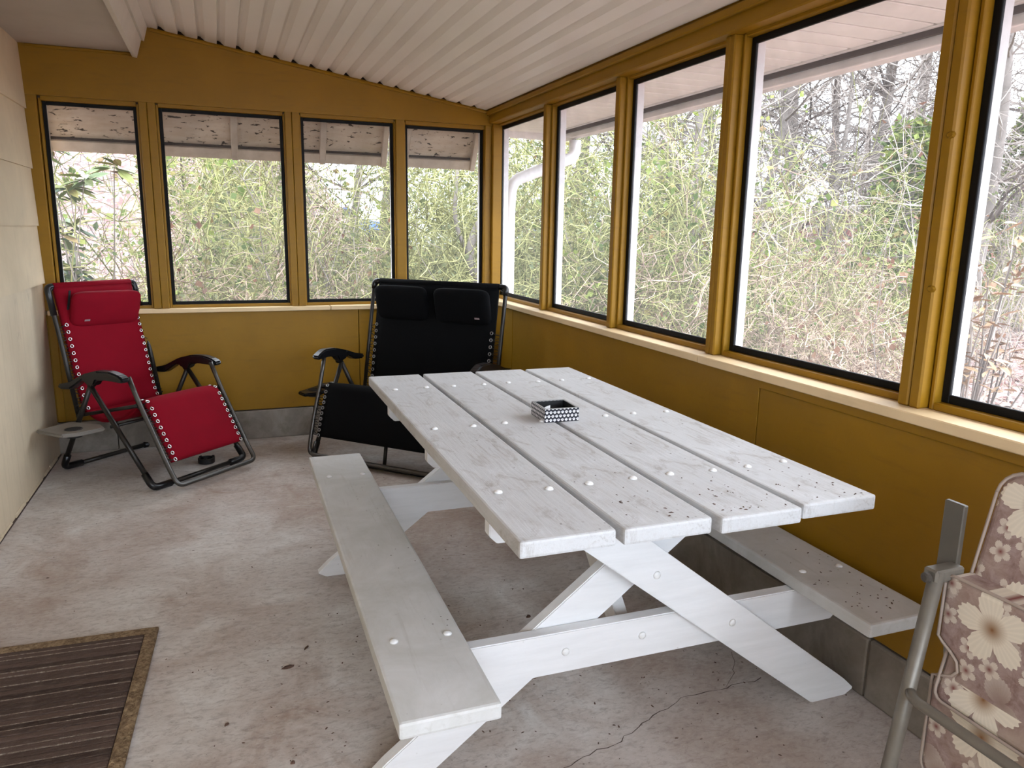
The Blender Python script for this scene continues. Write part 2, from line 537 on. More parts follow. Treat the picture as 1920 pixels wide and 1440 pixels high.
bx('corner_post', (1.768, YB-0.028, 0.90), (1.835, YB+0.10, 2.078), M['yellow'], wb_, 0.004)

# right wall
wr = thing('wall_right', 'mustard painted right wall of plywood panels and posts', None, (0, 0, 0), kind='structure')
SR = 0.905
for a, b in ((Y0, -0.30), (-0.30, 2.103), (2.105, 4.54), (4.542, YB+0.05)):
    bx('wall_panel', (XR+0.002, a+0.0012, 0.199), (XR+0.10, b-0.0012, SR-0.028), M['yellow'], wr, 0.002)
bx('sill', (XR-0.030, Y0, SR-0.030), (XR+0.13, 2.441, SR), M['sill'], wr, 0.003)
bx('sill', (XR-0.028, 2.443, SR-0.029), (XR+0.13, YB+0.02, SR), M['sill'], wr, 0.003)
bx('sill_apron', (XR-0.010, Y0, SR-0.062), (XR+0.004, 2.10, SR-0.030), M['yellow'], wr, 0.003)
bx('header_beam', (XR, Y0, 2.078), (XR+0.10, YB+0.1, 2.205), M['yellow'], wr, 0.005)
bx('trim_strip', (XR-0.022, Y0, 2.128), (XR, YB, 2.158), M['yellow'], wr, 0.004)
RPOST = [(4.13, 4.172), (3.268, 3.312), (2.422, 2.450), (2.4505, 2.479), (1.480, 1.515), (1.5165, 1.553), (0.570, 0.604), (0.6055, 0.640), (-0.340, -0.303), (-0.3015, -0.265)]
for a, b in RPOST:
    bx('post', (XR+0.028, a, SR), (XR+0.12, b, 2.080), M['yellow'], wr, 0.005)
# small lumps of old paint and nail heads on the last post
for z in (1.63, 1.235):
    pv, pf = lathe([(0.0, 0.006), (0.006, 0.005), (0.010, 0.0)], 8)
    obj('paint_lump', mesh_from('paint_lump', pv[8:]+[], [q for q in [(k, (k+1) % 8, 8+(k+1) % 8, 8+k) for k in range(8)]]+[tuple(range(8))]), M['yellow'], wr, (XR+0.028, 1.486, z), (0, R(-90), 0), (1, 1.5, 1))

# front wall behind the viewpoint: same construction
wf = thing('wall_front', 'mustard painted wall with screened openings behind the viewpoint', None, (0, 0, 0), kind='structure')
bx('wall_panel', (XL, Y0-0.10, 0.0), (XR+0.1, Y0, 0.88), M['yellow'], wf, 0.002)
prism('header_panel', [(XL-0.05, 2.066), (XR+0.1, 2.066), (XR+0.1, 2.150), (-0.325, 2.474), (-0.36, 2.47), (-0.42, 2.36), (XL-0.05, 2.36)],
      'y', Y0-0.10, Y0, M['yellow'], wf)
prism('gable_light_block', [(XL-0.25, 2.05), (XR+0.1, 2.05), (XR+0.1, 2.20), (-0.42, 2.535), (-0.42, 2.57), (XL-0.25, 2.57)], 'y', Y0-0.12, Y0-0.04, M['brown_gap'], wf)  # same added light stop behind the front header
for a, b in ((XL, XL+0.06), (-0.09, -0.02), (0.83, 0.90), (XR-0.05, XR+0.1)):
    bx('post', (a, Y0-0.10, 0.88), (b, Y0, 2.068), M['yellow'], wf, 0.003)

# left wall: house side with lapped siding over painted masonry
wlft = thing('wall_left', 'cream house wall with lapped siding over painted masonry', None, (0, 0, 0), kind='structure')
bx('masonry_base', (XL-0.30, Y0, -0.05), (XL-0.004, YB+0.08, 1.045), M['plaster'], wlft, 0.0)
for z0, z1 in ((1.028, 1.357), (1.353, 1.672), (1.668, 1.993), (1.989, 2.335)):
    prism('siding_course', [(XL-0.03, z0), (XL+0.010, z0), (XL+0.0, z1), (XL-0.03, z1)], 'y', Y0, YB-0.001, M['siding'], wlft)
bx('backing', (XL-0.30, Y0, 1.045), (XL-0.03, YB+0.08, 2.62), M['siding'], wlft, 0)
# broken mortar edge where the wall meets the slab
rnd = random.Random(9)
for k in range(16):
    y = 1.6+k*0.21+rnd.uniform(-0.05, 0.05)
    bx('mortar_edge', (XL-0.02, y, 0.003), (XL+0.002+rnd.uniform(0, 0.006), y+0.19, 0.012+rnd.uniform(0, 0.014)), M['plaster'], wlft, 0.005)
bx('open_joint', (XL-0.006, 2.2, 0.0), (XL+0.0045, YB-0.02, 0.0045), M['brown_gap'], wlft, 0)

# house eave inside the porch
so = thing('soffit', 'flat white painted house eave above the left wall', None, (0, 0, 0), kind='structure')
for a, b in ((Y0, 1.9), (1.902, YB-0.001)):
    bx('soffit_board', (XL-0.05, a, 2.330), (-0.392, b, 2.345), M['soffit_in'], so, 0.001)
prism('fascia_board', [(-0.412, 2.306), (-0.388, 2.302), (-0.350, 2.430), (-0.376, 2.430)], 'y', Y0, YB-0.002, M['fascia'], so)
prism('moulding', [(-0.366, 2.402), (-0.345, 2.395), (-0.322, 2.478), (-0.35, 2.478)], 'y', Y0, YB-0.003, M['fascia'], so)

# corrugated ceiling, one strip for each rib
ce = thing('ceiling', 'white ribbed metal porch ceiling sloping down to the right', None, (0, 0, 0), kind='structure')
slope = -0.1515
cz_ = lambda x: 2.474+slope*(x+0.33)
pitch = 0.1048
nst = 20
for k in range(nst):
    x0 = -0.333+k*pitch
    xa, xb, xc = x0, x0+0.062, x0+pitch
    prof = [(xa, cz_(xa)), (xb, cz_(xb)), (xb+0.004, cz_(xb)+0.020), (xb+0.018, cz_(xb+0.018)+0.019), (xc, cz_(xc)+0.0005)]
    top = [(x, z+0.002) for x, z in prof[::-1]]
    prism('ceiling_panel', prof+top, 'y', Y0, YB-0.002, M['ceil'], ce)

# roof slab added unseen above the ceiling to block sky light
M['roof'] = simple('dark_roof_block', (0.08, 0.075, 0.07), 0.9)
rf = thing('roof', 'unseen dark roof slab added over the porch to block sky light', None, (0, 0, 0), kind='structure')
prism('roof_light_block', [(-0.42, 2.53), (2.36, 2.112), (2.36, 2.14), (-0.42, 2.60)], 'y', Y0-0.4, 5.40, M['roof'], rf)
bx('roof_light_block', (-3.2, Y0-0.4, 2.56), (-0.40, 5.40, 2.64), M['roof'], rf, 0)

# ---------------------------------------------------------------- screened windows
def m_screen():
    t = NT('insect_screen')
    tr = t.N.new('ShaderNodeBsdfTransparent')
    df = t.N.new('ShaderNodeBsdfDiffuse')
    tl = t.N.new('ShaderNodeBsdfTranslucent')
    add = t.N.new('ShaderNodeMixShader')
    mixs = t.N.new('ShaderNodeMixShader')
    n = t.noise(t.obj(), 3.0, 5, 0.6, 0.6)
    t.put(df.inputs[0], (0.15, 0.15, 0.15))
    t.put(tl.inputs[0], (0.15, 0.15, 0.15))
    tr.inputs[0].default_value = (1, 1, 1, 1)
    add.inputs[0].default_value = 0.5
    t.L.new(df.outputs[0], add.inputs[1]); t.L.new(tl.outputs[0], add.inputs[2])
    t.put(mixs.inputs[0], t.ramp(n, [(0.3, 0.13), (0.75, 0.22)]))
    t.L.new(tr.outputs[0], mixs.inputs[1]); t.L.new(add.outputs[0], mixs.inputs[2])
    t.L.new(mixs.outputs[0], t.out.inputs[0])
    return t.m
M['screen'] = m_screen()

def back_window(n, x0, x1, z0, z1, label):
    t = thing('window_%d' % n, label, None, (0, 0, 0), kind='structure')
    fw = 0.020
    yf = YB+0.056
    for a, b in (((x0, z0), (x0+fw, z1)), ((x1-fw, z0), (x1, z1)), ((x0+fw, z0), (x1-fw, z0+fw)), ((x0+fw, z1-fw), (x1-fw, z1))):
        bx('screen_frame', (a[0], yf, a[1]), (b[0], yf+0.012, b[1]), M['black_frame'], t, 0.002)
    st = 0.012
    for a, b in (((x0-st, SB), (x0, z1+st)), ((x1, SB), (x1+st, z1+st)), ((x0, SB), (x1, z0)), ((x0, z1), (x1, z1+0.03))):
        bx('stop_strip', (a[0], YB+0.026, a[1]), (b[0], YB+0.072, b[1]), M['yellow'], t, 0.002)
    for a, b in (((x0-0.02, z0-0.02), (x0+0.012, z1+0.02)), ((x1-0.012, z0-0.02), (x1+0.02, z1+0.02)), ((x0+0.012, z0-0.02), (x1-0.012, z0+0.008))):
        bx('outer_casing', (a[0], YB+0.075, a[1]), (b[0], YB+0.125, b[1]), M['white_ext'], t, 0.002)
    bx('screen_mesh', (x0+fw*0.5, yf+0.005, z0+fw*0.5), (x1-fw*0.5, yf+0.006, z1-fw*0.5), M['screen'], t, 0)

back_window(1, -0.896, -0.415, 0.886, 2.042, 'leftmost black-framed screen of the back wall')
back_window(2, -0.300, 0.403, 0.886, 2.046, 'widest back screen, right of the red chair')
back_window(3, 0.508, 1.098, 0.886, 2.046, 'third black-framed screen of the back wall')
back_window(4, 1.174, 1.722, 0.886, 2.042, 'back screen next to the far right corner')

def right_window(n, y0, y1, label):
    t = thing('window_%d' % n, label, None, (0, 0, 0), kind='structure')
    z0, z1, fw = 0.926, 2.066, 0.024
    xf = XR+0.088
    for a, b in (((y0, z0), (y0+fw, z1)), ((y1-fw, z0), (y1, z1)), ((y0+fw, z0), (y1-fw, z0+fw)), ((y0+fw, z1-fw), (y1-fw, z1))):
        bx('screen_frame', (xf, a[0], a[1]), (xf+0.012, b[0], b[1]), M['black_frame'], t, 0.002)
    st = 0.014
    for a, b in (((y0-st, SR), (y0, z1+0.012)), ((y1, SR), (y1+st, z1+0.012)), ((y0, SR), (y1, z0)), ((y0, z1), (y1, z1+0.02))):
        bx('stop_strip', (XR+0.060, a[0], a[1]), (XR+0.104, b[0], b[1]), M['yellow'], t, 0.003)
    for a, b in (((y0-0.03, z0-0.03), (y0+0.016, z1+0.03)), ((y1-0.016, z0-0.03), (y1+0.03, z1+0.03)), ((y0+0.016, z0-0.03), (y1-0.016, z0+0.012))):
        bx('outer_casing', (XR+0.104, a[0], a[1]), (XR+0.140, b[0], b[1]), M['white_ext'], t, 0.002)
    bx('screen_mesh', (xf+0.005, y0+fw*0.5, z0+fw*0.5), (xf+0.006, y1-fw*0.5, z1-fw*0.5), M['screen'], t, 0)

right_window(5, 4.192, 5.040, 'right wall screen next to the far corner post')
right_window(6, 3.332, 4.112, 'second right wall screen from the far corner')
right_window(7, 2.497, 3.252, 'third right wall screen from the far corner')
right_window(8, 1.572, 2.404, 'large right wall screen behind the table')
right_window(9, 0.658, 1.462, 'right wall screen cut by the picture edge')
right_window(10, -0.247, 0.552, 'right wall screen level with the viewpoint')
right_window(11, -1.300, -0.358, 'right wall screen behind the viewpoint')

# ---------------------------------------------------------------- outside trim of the porch
es = thing('trim_3', 'white vinyl eave soffit with fascia outside the right wall', None, (0, 0, 0), kind='structure')
k = 0
y = Y0-0.3
while y < 5.36:
    y2 = min(y+0.128, 5.38)
    bx('soffit_panel', (XR+0.11, y+0.006, 2.084), (2.335, y2-0.006, 2.098), M['vinyl'], es, 0.003)
    y = y2
bx('soffit_channel', (XR+0.10, Y0-0.3, 2.098), (2.36, 5.40, 2.104), M['brown_gap'], es, 0)
bx('soffit_channel', (2.322, Y0-0.3, 2.078), (2.345, 5.39, 2.092), M['white_ext'], es, 0.002)
bx('gap_strip', (2.345, Y0-0.3, 2.058), (2.362, 5.39, 2.100), M['brown_gap'], es, 0)
bx('fascia_board', (2.362, Y0-0.3, 2.026), (2.385, 5.40, 2.125), M['white_ext'], es, 0.003)
bx('rake_board', (XR+0.10, 5.38, 2.040), (2.385, 5.405, 2.15), M['white_ext'], es, 0.003)

gut = prism('gutter', [(2.386, 2.125), (2.386, 2.035), (2.42, 2.02), (2.47, 2.035), (2.495, 2.125), (2.488, 2.125), (2.465, 2.042), (2.42, 2.028), (2.393, 2.042), (2.393, 2.125)],
            'y', Y0-0.3, 5.40, M['white_ext'])
tag(gut, 'white rain gutter along the eave outside the right wall', 'gutter')

dsp = fillet([(2.42, 5.10, 2.014), (2.42, 5.10, 1.90), (1.965, 5.165, 1.715), (1.950, 5.17, 1.55), (1.950, 5.17, -0.30)], 0.07, 6)
dv, df_ = tube_arrays([(dsp, 0.042)], 12)
ds = obj('downspout', mesh_from('downspout', dv, df_, True), M['white_ext'])
tag(ds, 'white downspout bending down beside the far right corner post', 'downspout')

# propped shutters over the back screens
def m_ply():
    t = NT('peeling_white_plywood')
    o = t.obj()
    n1 = t.noise(t.mapping(o, (1.5, 8, 8)), 3, 6, 0.65)
    c = t.mix(t.ramp(n1, [(0.3, 0.0), (0.7, 1.0)]), (0.60, 0.48, 0.35), (0.76, 0.64, 0.50))
    n2 = t.noise(t.mapping(o, (2.6, 9, 9)), 7.0, 4, 0.6, 0.5)
    c = t.mix(t.ramp(n2, [(0.605, 0.0), (0.62, 1.0)]), c, (0.05, 0.035, 0.02))
    t.bsdf(c, 0.75, 0, 0.2, t.bump(n1, 0.2, 0.004))
    return t.m
M['ply'] = m_ply()
M['rail'] = simple('weathered_shutter_rail', (0.58, 0.49, 0.385), 0.75, var=0.15, vs=12)
AX = R(30)       # panel hangs 30 degrees out of vertical
def awning(x0, x1, ribs, label):
    t = thing('shutter_awning', label, 'awning', ((x0+x1)/2, YB+0.135, 2.19), 0.0, 'propped shutters over the back screens')
    t.rotation_euler = (AX, 0, 0)
    hw = (x1-x0)/2
    ln = 0.43
    bx('plywood_panel', (-hw, 0.0, -ln), (hw, 0.010, 0.0), M['ply'], t, 0.001)
    bx('bottom_rail', (-hw, -0.030, -ln-0.01), (hw, -0.002, -ln+0.058), M['rail'], t, 0.003)
    bx('shadow_strip', (-hw+0.01, -0.012, -ln+0.058), (hw-0.01, 0.0, -ln+0.070), M['brown_gap'], t, 0)  # dark strip painted in for the shadow line above the rail
    for r_ in ribs:
        c = r_-(x0+x1)/2
        bx('rib', (c-0.020, -0.040, -ln-0.012), (c+0.020, -0.002, 0.0), M['rail'], t, 0.003)
    for s in (-1, 1):
        bx('end_rail', (s*hw-0.018, -0.045, -ln-0.012), (s*hw+0.018, 0.012, 0.0), M['rail'], t, 0.003)
awning(-0.93, 1.085, (0.118, 0.672), 'long peeling plywood shutter propped over the three left back screens')
awning(1.235, 1.730, (), 'short peeling plywood shutter propped over the corner back screen')

# ---------------------------------------------------------------- picnic table
TA = -0.0133
TX, TY = 0.5316, 1.3158
WB, GAP, TL, HT, HB = 0.22, 0.0177, 1.825, 0.751, 0.396
TW = 4*WB+3*GAP
TC = TW/2
tb = thing('picnic_table', 'white wooden picnic table with two attached benches', 'table', (TX, TY, 0), TA)
ends = [(0.004, 0.004), (0.0, 0.006), (-0.012, 0.002), (0.004, -0.004)]
for i in range(4):
    a = i*(WB+GAP)
    bx('table_board', (a, ends[i][0], HT-0.038), (a+WB, TL+ends[i][1], HT), M['table'], tb, 0.006, 2)
BXO, BL = -0.2526, 1.898
for a in (BXO, TW-BXO-WB):
    bx('bench_board', (a, 0.003, HB-0.038), (a+WB, 0.003+BL, HB), M['bench'], tb, 0.007, 2)
CL = [0.304, 0.925, 1.548]
def cleat(y, x0, x1, ztop, h):
    pts = [(x0, ztop), (x1, ztop), (x1, ztop-h+0.02), (x1-0.02, ztop-h), (x0+0.02, ztop-h), (x0, ztop-h+0.02)]
    return prism('cleat', pts, 'y', y-0.019, y+0.019, M['tframe'], tb, 0.002)
for y in CL:
    cleat(y, 0.03, TW-0.03, HT-0.038, 0.088)
cleat(0.952, BXO+0.02, BXO+WB-0.02, HB-0.038, 0.05)
cleat(0.952, TW-BXO-WB+0.02, TW-BXO-0.02, HB-0.038, 0.05)
# crossed legs and bench beams; far end is the near end turned half round
def leg_poly(flip):
    lo = [(0.262, 0.597), (1.040, 0.0)]
    d = np.array(lo[1])-np.array(lo[0]); d /= np.linalg.norm(d)
    nrm = np.array([-d[1], d[0]])
    if nrm[1] < 0: nrm = -nrm
    wd = 0.115
    p_top = HT-0.038
    t0 = (p_top-lo[0][1])/d[1]
    a = np.array(lo[0])+d*t0
    up0 = np.array(lo[0])+nrm*wd
    b = up0+d*((p_top-up0[1])/d[1])
    e = up0+d*((0.022-up0[1])/d[1])
    e2 = (e[0]-0.035, 0.0)
    e3 = up0+d*((0.055-up0[1])/d[1])
    pts = [tuple(a), tuple(lo[1]), e2, (e[0]-0.004, 0.018), tuple(e3), tuple(b)]
    if flip: pts = [(2*TC-x, z) for x, z in pts][::-1]
    return pts
def frame_end(far):
    def yy(a, b): return (TL-b, TL-a) if far else (a, b)
    def px(pts): return [(2*TC-x, z) for x, z in pts][::-1] if far else pts
    a, b = yy(0.245, 0.283)
    prism('leg', px(leg_poly(False)), 'y', a, b, M['tframe'], tb, 0.003)
    a, b = yy(0.285, 0.323)
    bm_ = [(BXO+0.02, HB-0.039), (TW-BXO-0.02, HB-0.039), (TW-BXO-0.02, HB-0.11), (TW-BXO-0.07, HB-0.155), (BXO+0.07, HB-0.155), (BXO+0.02, HB-0.11)]
    prism('bench_beam', px(bm_), 'y', a, b, M['tframe'], tb, 0.003)
    a, b = yy(0.325, 0.363)
    prism('leg', px(leg_poly(True)), 'y', a, b, M['tframe'], tb, 0.003)
frame_end(False)
frame_end(True)
# diagonal braces from bench beams to the middle cleat
for s in (0, 1):
    pts = [(0.33, HB-0.15), (0.43, HB-0.15), (0.905, HT-0.06), (0.905, HT-0.125+0.05), (0.80, HT-0.06)]
    if s: pts = [(TL-y, z) for y, z in pts][::-1]
    prism('brace', pts, 'x', TC-0.019, TC+0.019, M['tframe'], tb, 0.002)
# carriage bolts
bv, bf = lathe([(0.0112, 0.0), (0.0100, 0.0030), (0.0065, 0.0055), (0.002, 0.0065)], 12)
bolt_me = mesh_from('bolt', bv, bf, True)
bolt_me.materials.append(M['bolt'])
def bolt(x, y, z, rot=(0, 0, 0)):
    obj('bolt', bolt_me, None, tb, (x, y, z), rot)
for y in CL:
    for i in range(4):
        a = i*(WB+GAP)
        jit = ((i*7+int(y*10)*3) % 5-2)*0.003
        bolt(a+0.055, y-0.012+jit, HT); bolt(a+WB-0.038, y-0.014-jit, HT)
for a in (BXO, TW-BXO-WB):
    for y in (0.304, 1.596):
        bolt(a+0.052, y+0.008, HB); bolt(a+WB-0.036, y+0.004, HB)
for x, z in ((0.478, 0.497), (0.728, 0.318)):
    bolt(x, 0.245, z, (R(90), 0, 0))
for x, z in ((0.468, 0.305), (0.242, 0.300)):
    bolt(x, 0.285, z, (R(90), 0, 0))
for x, z in ((0.34, 0.30), (0.62, 0.31)):
    bolt(x, TL-0.323, z, (R(90), 0, 0))

# ---------------------------------------------------------------- paw print box on the table
def m_paw():
    t = NT('paw_print_black')
    o = t.obj()
    s = t.sep(o)
    # wrap the print round the box: u runs along the wall, v up
    u = t.math('ADD', s[0], s[1])
    P = 0.0138
    v = t.math('DIVIDE', s[2], P*0.95)
    row = t.math('FLOOR', v)
    odd = t.math('MULTIPLY', t.math('MODULO', t.math('ABSOLUTE', row), 2.0), 0.5)
    uu = t.math('ADD', t.math('DIVIDE', u, P), odd)
    fu = t.math('SUBTRACT', t.math('FRACT', t.math('ADD', uu, 100.0)), 0.5)
    fv = t.math('SUBTRACT', t.math('FRACT', t.math('ADD', v, 100.0)), 0.5)
    def dot(cx, cy, rx, ry):
        dx = t.math('DIVIDE', t.math('SUBTRACT', fu, cx), rx)
        dy = t.math('DIVIDE', t.math('SUBTRACT', fv, cy), ry)
        d = t.math('ADD', t.math('MULTIPLY', dx, dx), t.math('MULTIPLY', dy, dy))
        return t.math('LESS_THAN', d, 1.0)
    m = dot(0.0, -0.14, 0.25, 0.2)
    for q in ((-0.29, 0.06, 0.10, 0.13), (-0.11, 0.24, 0.10, 0.14), (0.11, 0.24, 0.10, 0.14), (0.29, 0.06, 0.10, 0.13)):
        m = t.math('MAXIMUM', m, dot(*q))
    t.bsdf(t.mix(m, (0.008, 0.008, 0.016), (0.82, 0.81, 0.82)), 0.3, 0, 0.5)
    return t.m
M['paw'] = m_paw()
M['box_black'] = simple('black_box_lining', (0.008, 0.008, 0.008), 0.5)
M['box_rim'] = simple('grey_box_rim', (0.28, 0.28, 0.27), 0.5)
M['paper'] = simple('white_paper_slip', (0.62, 0.61, 0.59), 0.7)
pb = thing('paw_print_box', 'small open black box with white paw prints on the table', 'box', (1.026, 2.255, HT+0.0008), R(-2))
bw_, bd_, bh_ = 0.122, 0.128, 0.044
for nm, a, b in (('wall', (-bw_/2, -bd_/2, 0), (bw_/2, -bd_/2+0.005, bh_)), ('wall', (-bw_/2, bd_/2-0.005, 0), (bw_/2, bd_/2, bh_)),
                 ('wall', (-bw_/2, -bd_/2+0.005, 0), (-bw_/2+0.005, bd_/2-0.005, bh_)), ('wall', (bw_/2-0.005, -bd_/2+0.005, 0), (bw_/2, bd_/2-0.005, bh_))):
    # keep the print's coordinates in the box frame
    ax, bx_ = Vector(a), Vector(b)
    me = box_mesh(*(bx_-ax), 0.0008)
    for vv in me.vertices: vv.co = vv.co+(ax+bx_)/2
    obj('box_wall', me, M['paw'], pb)
bx('box_bottom', (-bw_/2+0.005, -bd_/2+0.005, 0.0), (bw_/2-0.005, bd_/2-0.005, 0.005), M['box_black'], pb, 0)
for a, b in (((-bw_/2+0.005, -bd_/2+0.005, 0.005), (bw_/2-0.005, -bd_/2+0.008, bh_-0.001)), ((-bw_/2+0.005, bd_/2-0.008, 0.005), (bw_/2-0.005, bd_/2-0.005, bh_-0.001)),
             ((-bw_/2+0.005, -bd_/2+0.008, 0.005), (-bw_/2+0.008, bd_/2-0.008, bh_-0.001)), ((bw_/2-0.008, -bd_/2+0.008, 0.005), (bw_/2-0.005, bd_/2-0.008, bh_-0.001))):
    bx('lining', a, b, M['box_black'], pb, 0)
for a, b in (((-bw_/2, -bd_/2, bh_), (bw_/2, -bd_/2+0.008, bh_+0.0015)), ((-bw_/2, bd_/2-0.008, bh_), (bw_/2, bd_/2, bh_+0.0015)),
             ((-bw_/2, -bd_/2+0.008, bh_), (-bw_/2+0.008, bd_/2-0.008, bh_+0.0015)), ((bw_/2-0.008, -bd_/2+0.008, bh_), (bw_/2, bd_/2-0.008, bh_+0.0015))):
    bx('rim', a, b, M['box_rim'], pb, 0.0005)
bx('paper_slip', (-0.050, -0.01, 0.02), (-0.012, -0.0085, 0.042), M['paper'], pb, 0, rot=(0, 0, R(40)))

# ---------------------------------------------------------------- folding lounge chairs
ev, ef = torus(0.0085, 0.0030, 12, 5)
eye_me = mesh_from('eyelet', ev, ef, True); eye_me.materials.append(M['eyelet'])
eye_dk = mesh_from('eyelet_dark', ev, ef, True); eye_dk.materials.append(M['eyelet_dark'])

def resample(pts, n):
    P = np.array(pts, float)
    d = np.concatenate([[0], np.cumsum(np.linalg.norm(np.diff(P, axis=0), axis=1))])
    s = np.linspace(0, d[-1], n)
    return np.stack([np.interp(s, d, P[:, i]) for i in range(P.shape[1])], 1)

def sling(name, prof, hw, mat, parent, bulge=0.012, thick=0.012, nu=14, nv=24):
    """fabric sheet: profile of (t,z), half width hw; front side bulges"""
    Q = resample(fillet([(a, b, 0) for a, b in prof], 0.06, 5), nv)[:, :2]
    T = np.gradient(Q, axis=0); T /= np.linalg.norm(T, axis=1)[:, None]
    Nn = np.stack([-T[:, 1], T[:, 0]], 1)      # towards the sitter when the profile runs downwards
    V, F = [], []
    for side in (1, 0):
        for i in range(nv):
            for j in range(nu):
                s = -1+2*j/(nu-1)
                edge = (1-abs(s)**6)*(1-abs(2*i/(nv-1)-1)**14)
                off = (bulge*edge+thick*0.5) if side else -thick*0.5
                p = Q[i]+Nn[i]*off
                V.append((s*hw, -p[0], p[1]))
    n1 = nv*nu
    for i in range(nv-1):
        for j in range(nu-1):
            a = i*nu+j
            F.append((a, a+1, a+nu+1, a+nu)); F.append((n1+a, n1+a+nu, n1+a+nu+1, n1+a+1))
    for i in range(nv-1):
        a = i*nu; b = a+nu-1
        F.append((a, a+nu, n1+a+nu, n1+a)); F.append((b, n1+b, n1+b+nu, b+nu))
    for j in range(nu-1):
        a = j; b = (nv-1)*nu+j
        F.append((a, n1+a, n1+a+1, a+1)); F.append((b, b+1, n1+b+1, n1+b))
    me = mesh_from(name, V, F, True)
    return obj(name, me, mat, parent), Q, Nn

def armrest(parent, s, wd, pr):
    """side outline (t,z) extruded across the arm"""
    ar, acr, af = pr['arm_rear'], pr['arm_crest'], pr['arm_front']
    top = [ar, (ar[0]+0.10, ar[1]+0.022), (acr[0]-0.14, acr[1]-0.028), (acr[0]-0.03, acr[1]), (acr[0]+0.07, acr[1]+0.004), (af[0]-0.03, af[1]-0.001), (af[0], af[1]-0.018)]
    bot = [(af[0]-0.008, af[1]-0.040), (acr[0]+0.03, acr[1]-0.046), (acr[0]-0.04, acr[1]-0.056), (acr[0]-0.06, acr[1]-0.085), (acr[0]-0.12, acr[1]-0.085), (acr[0]-0.15, acr[1]-0.062), (ar[0]+0.10, ar[1]-0.020), (ar[0]+0.01, ar[1]-0.026)]
    pts = [(-t, z) for t, z in top+bot]
    o = prism('armrest', pts, 'x', s-wd, s+wd, M['plastic'], parent, 0.008)
    for p in o.data.polygons: p.use_smooth = False
    return o

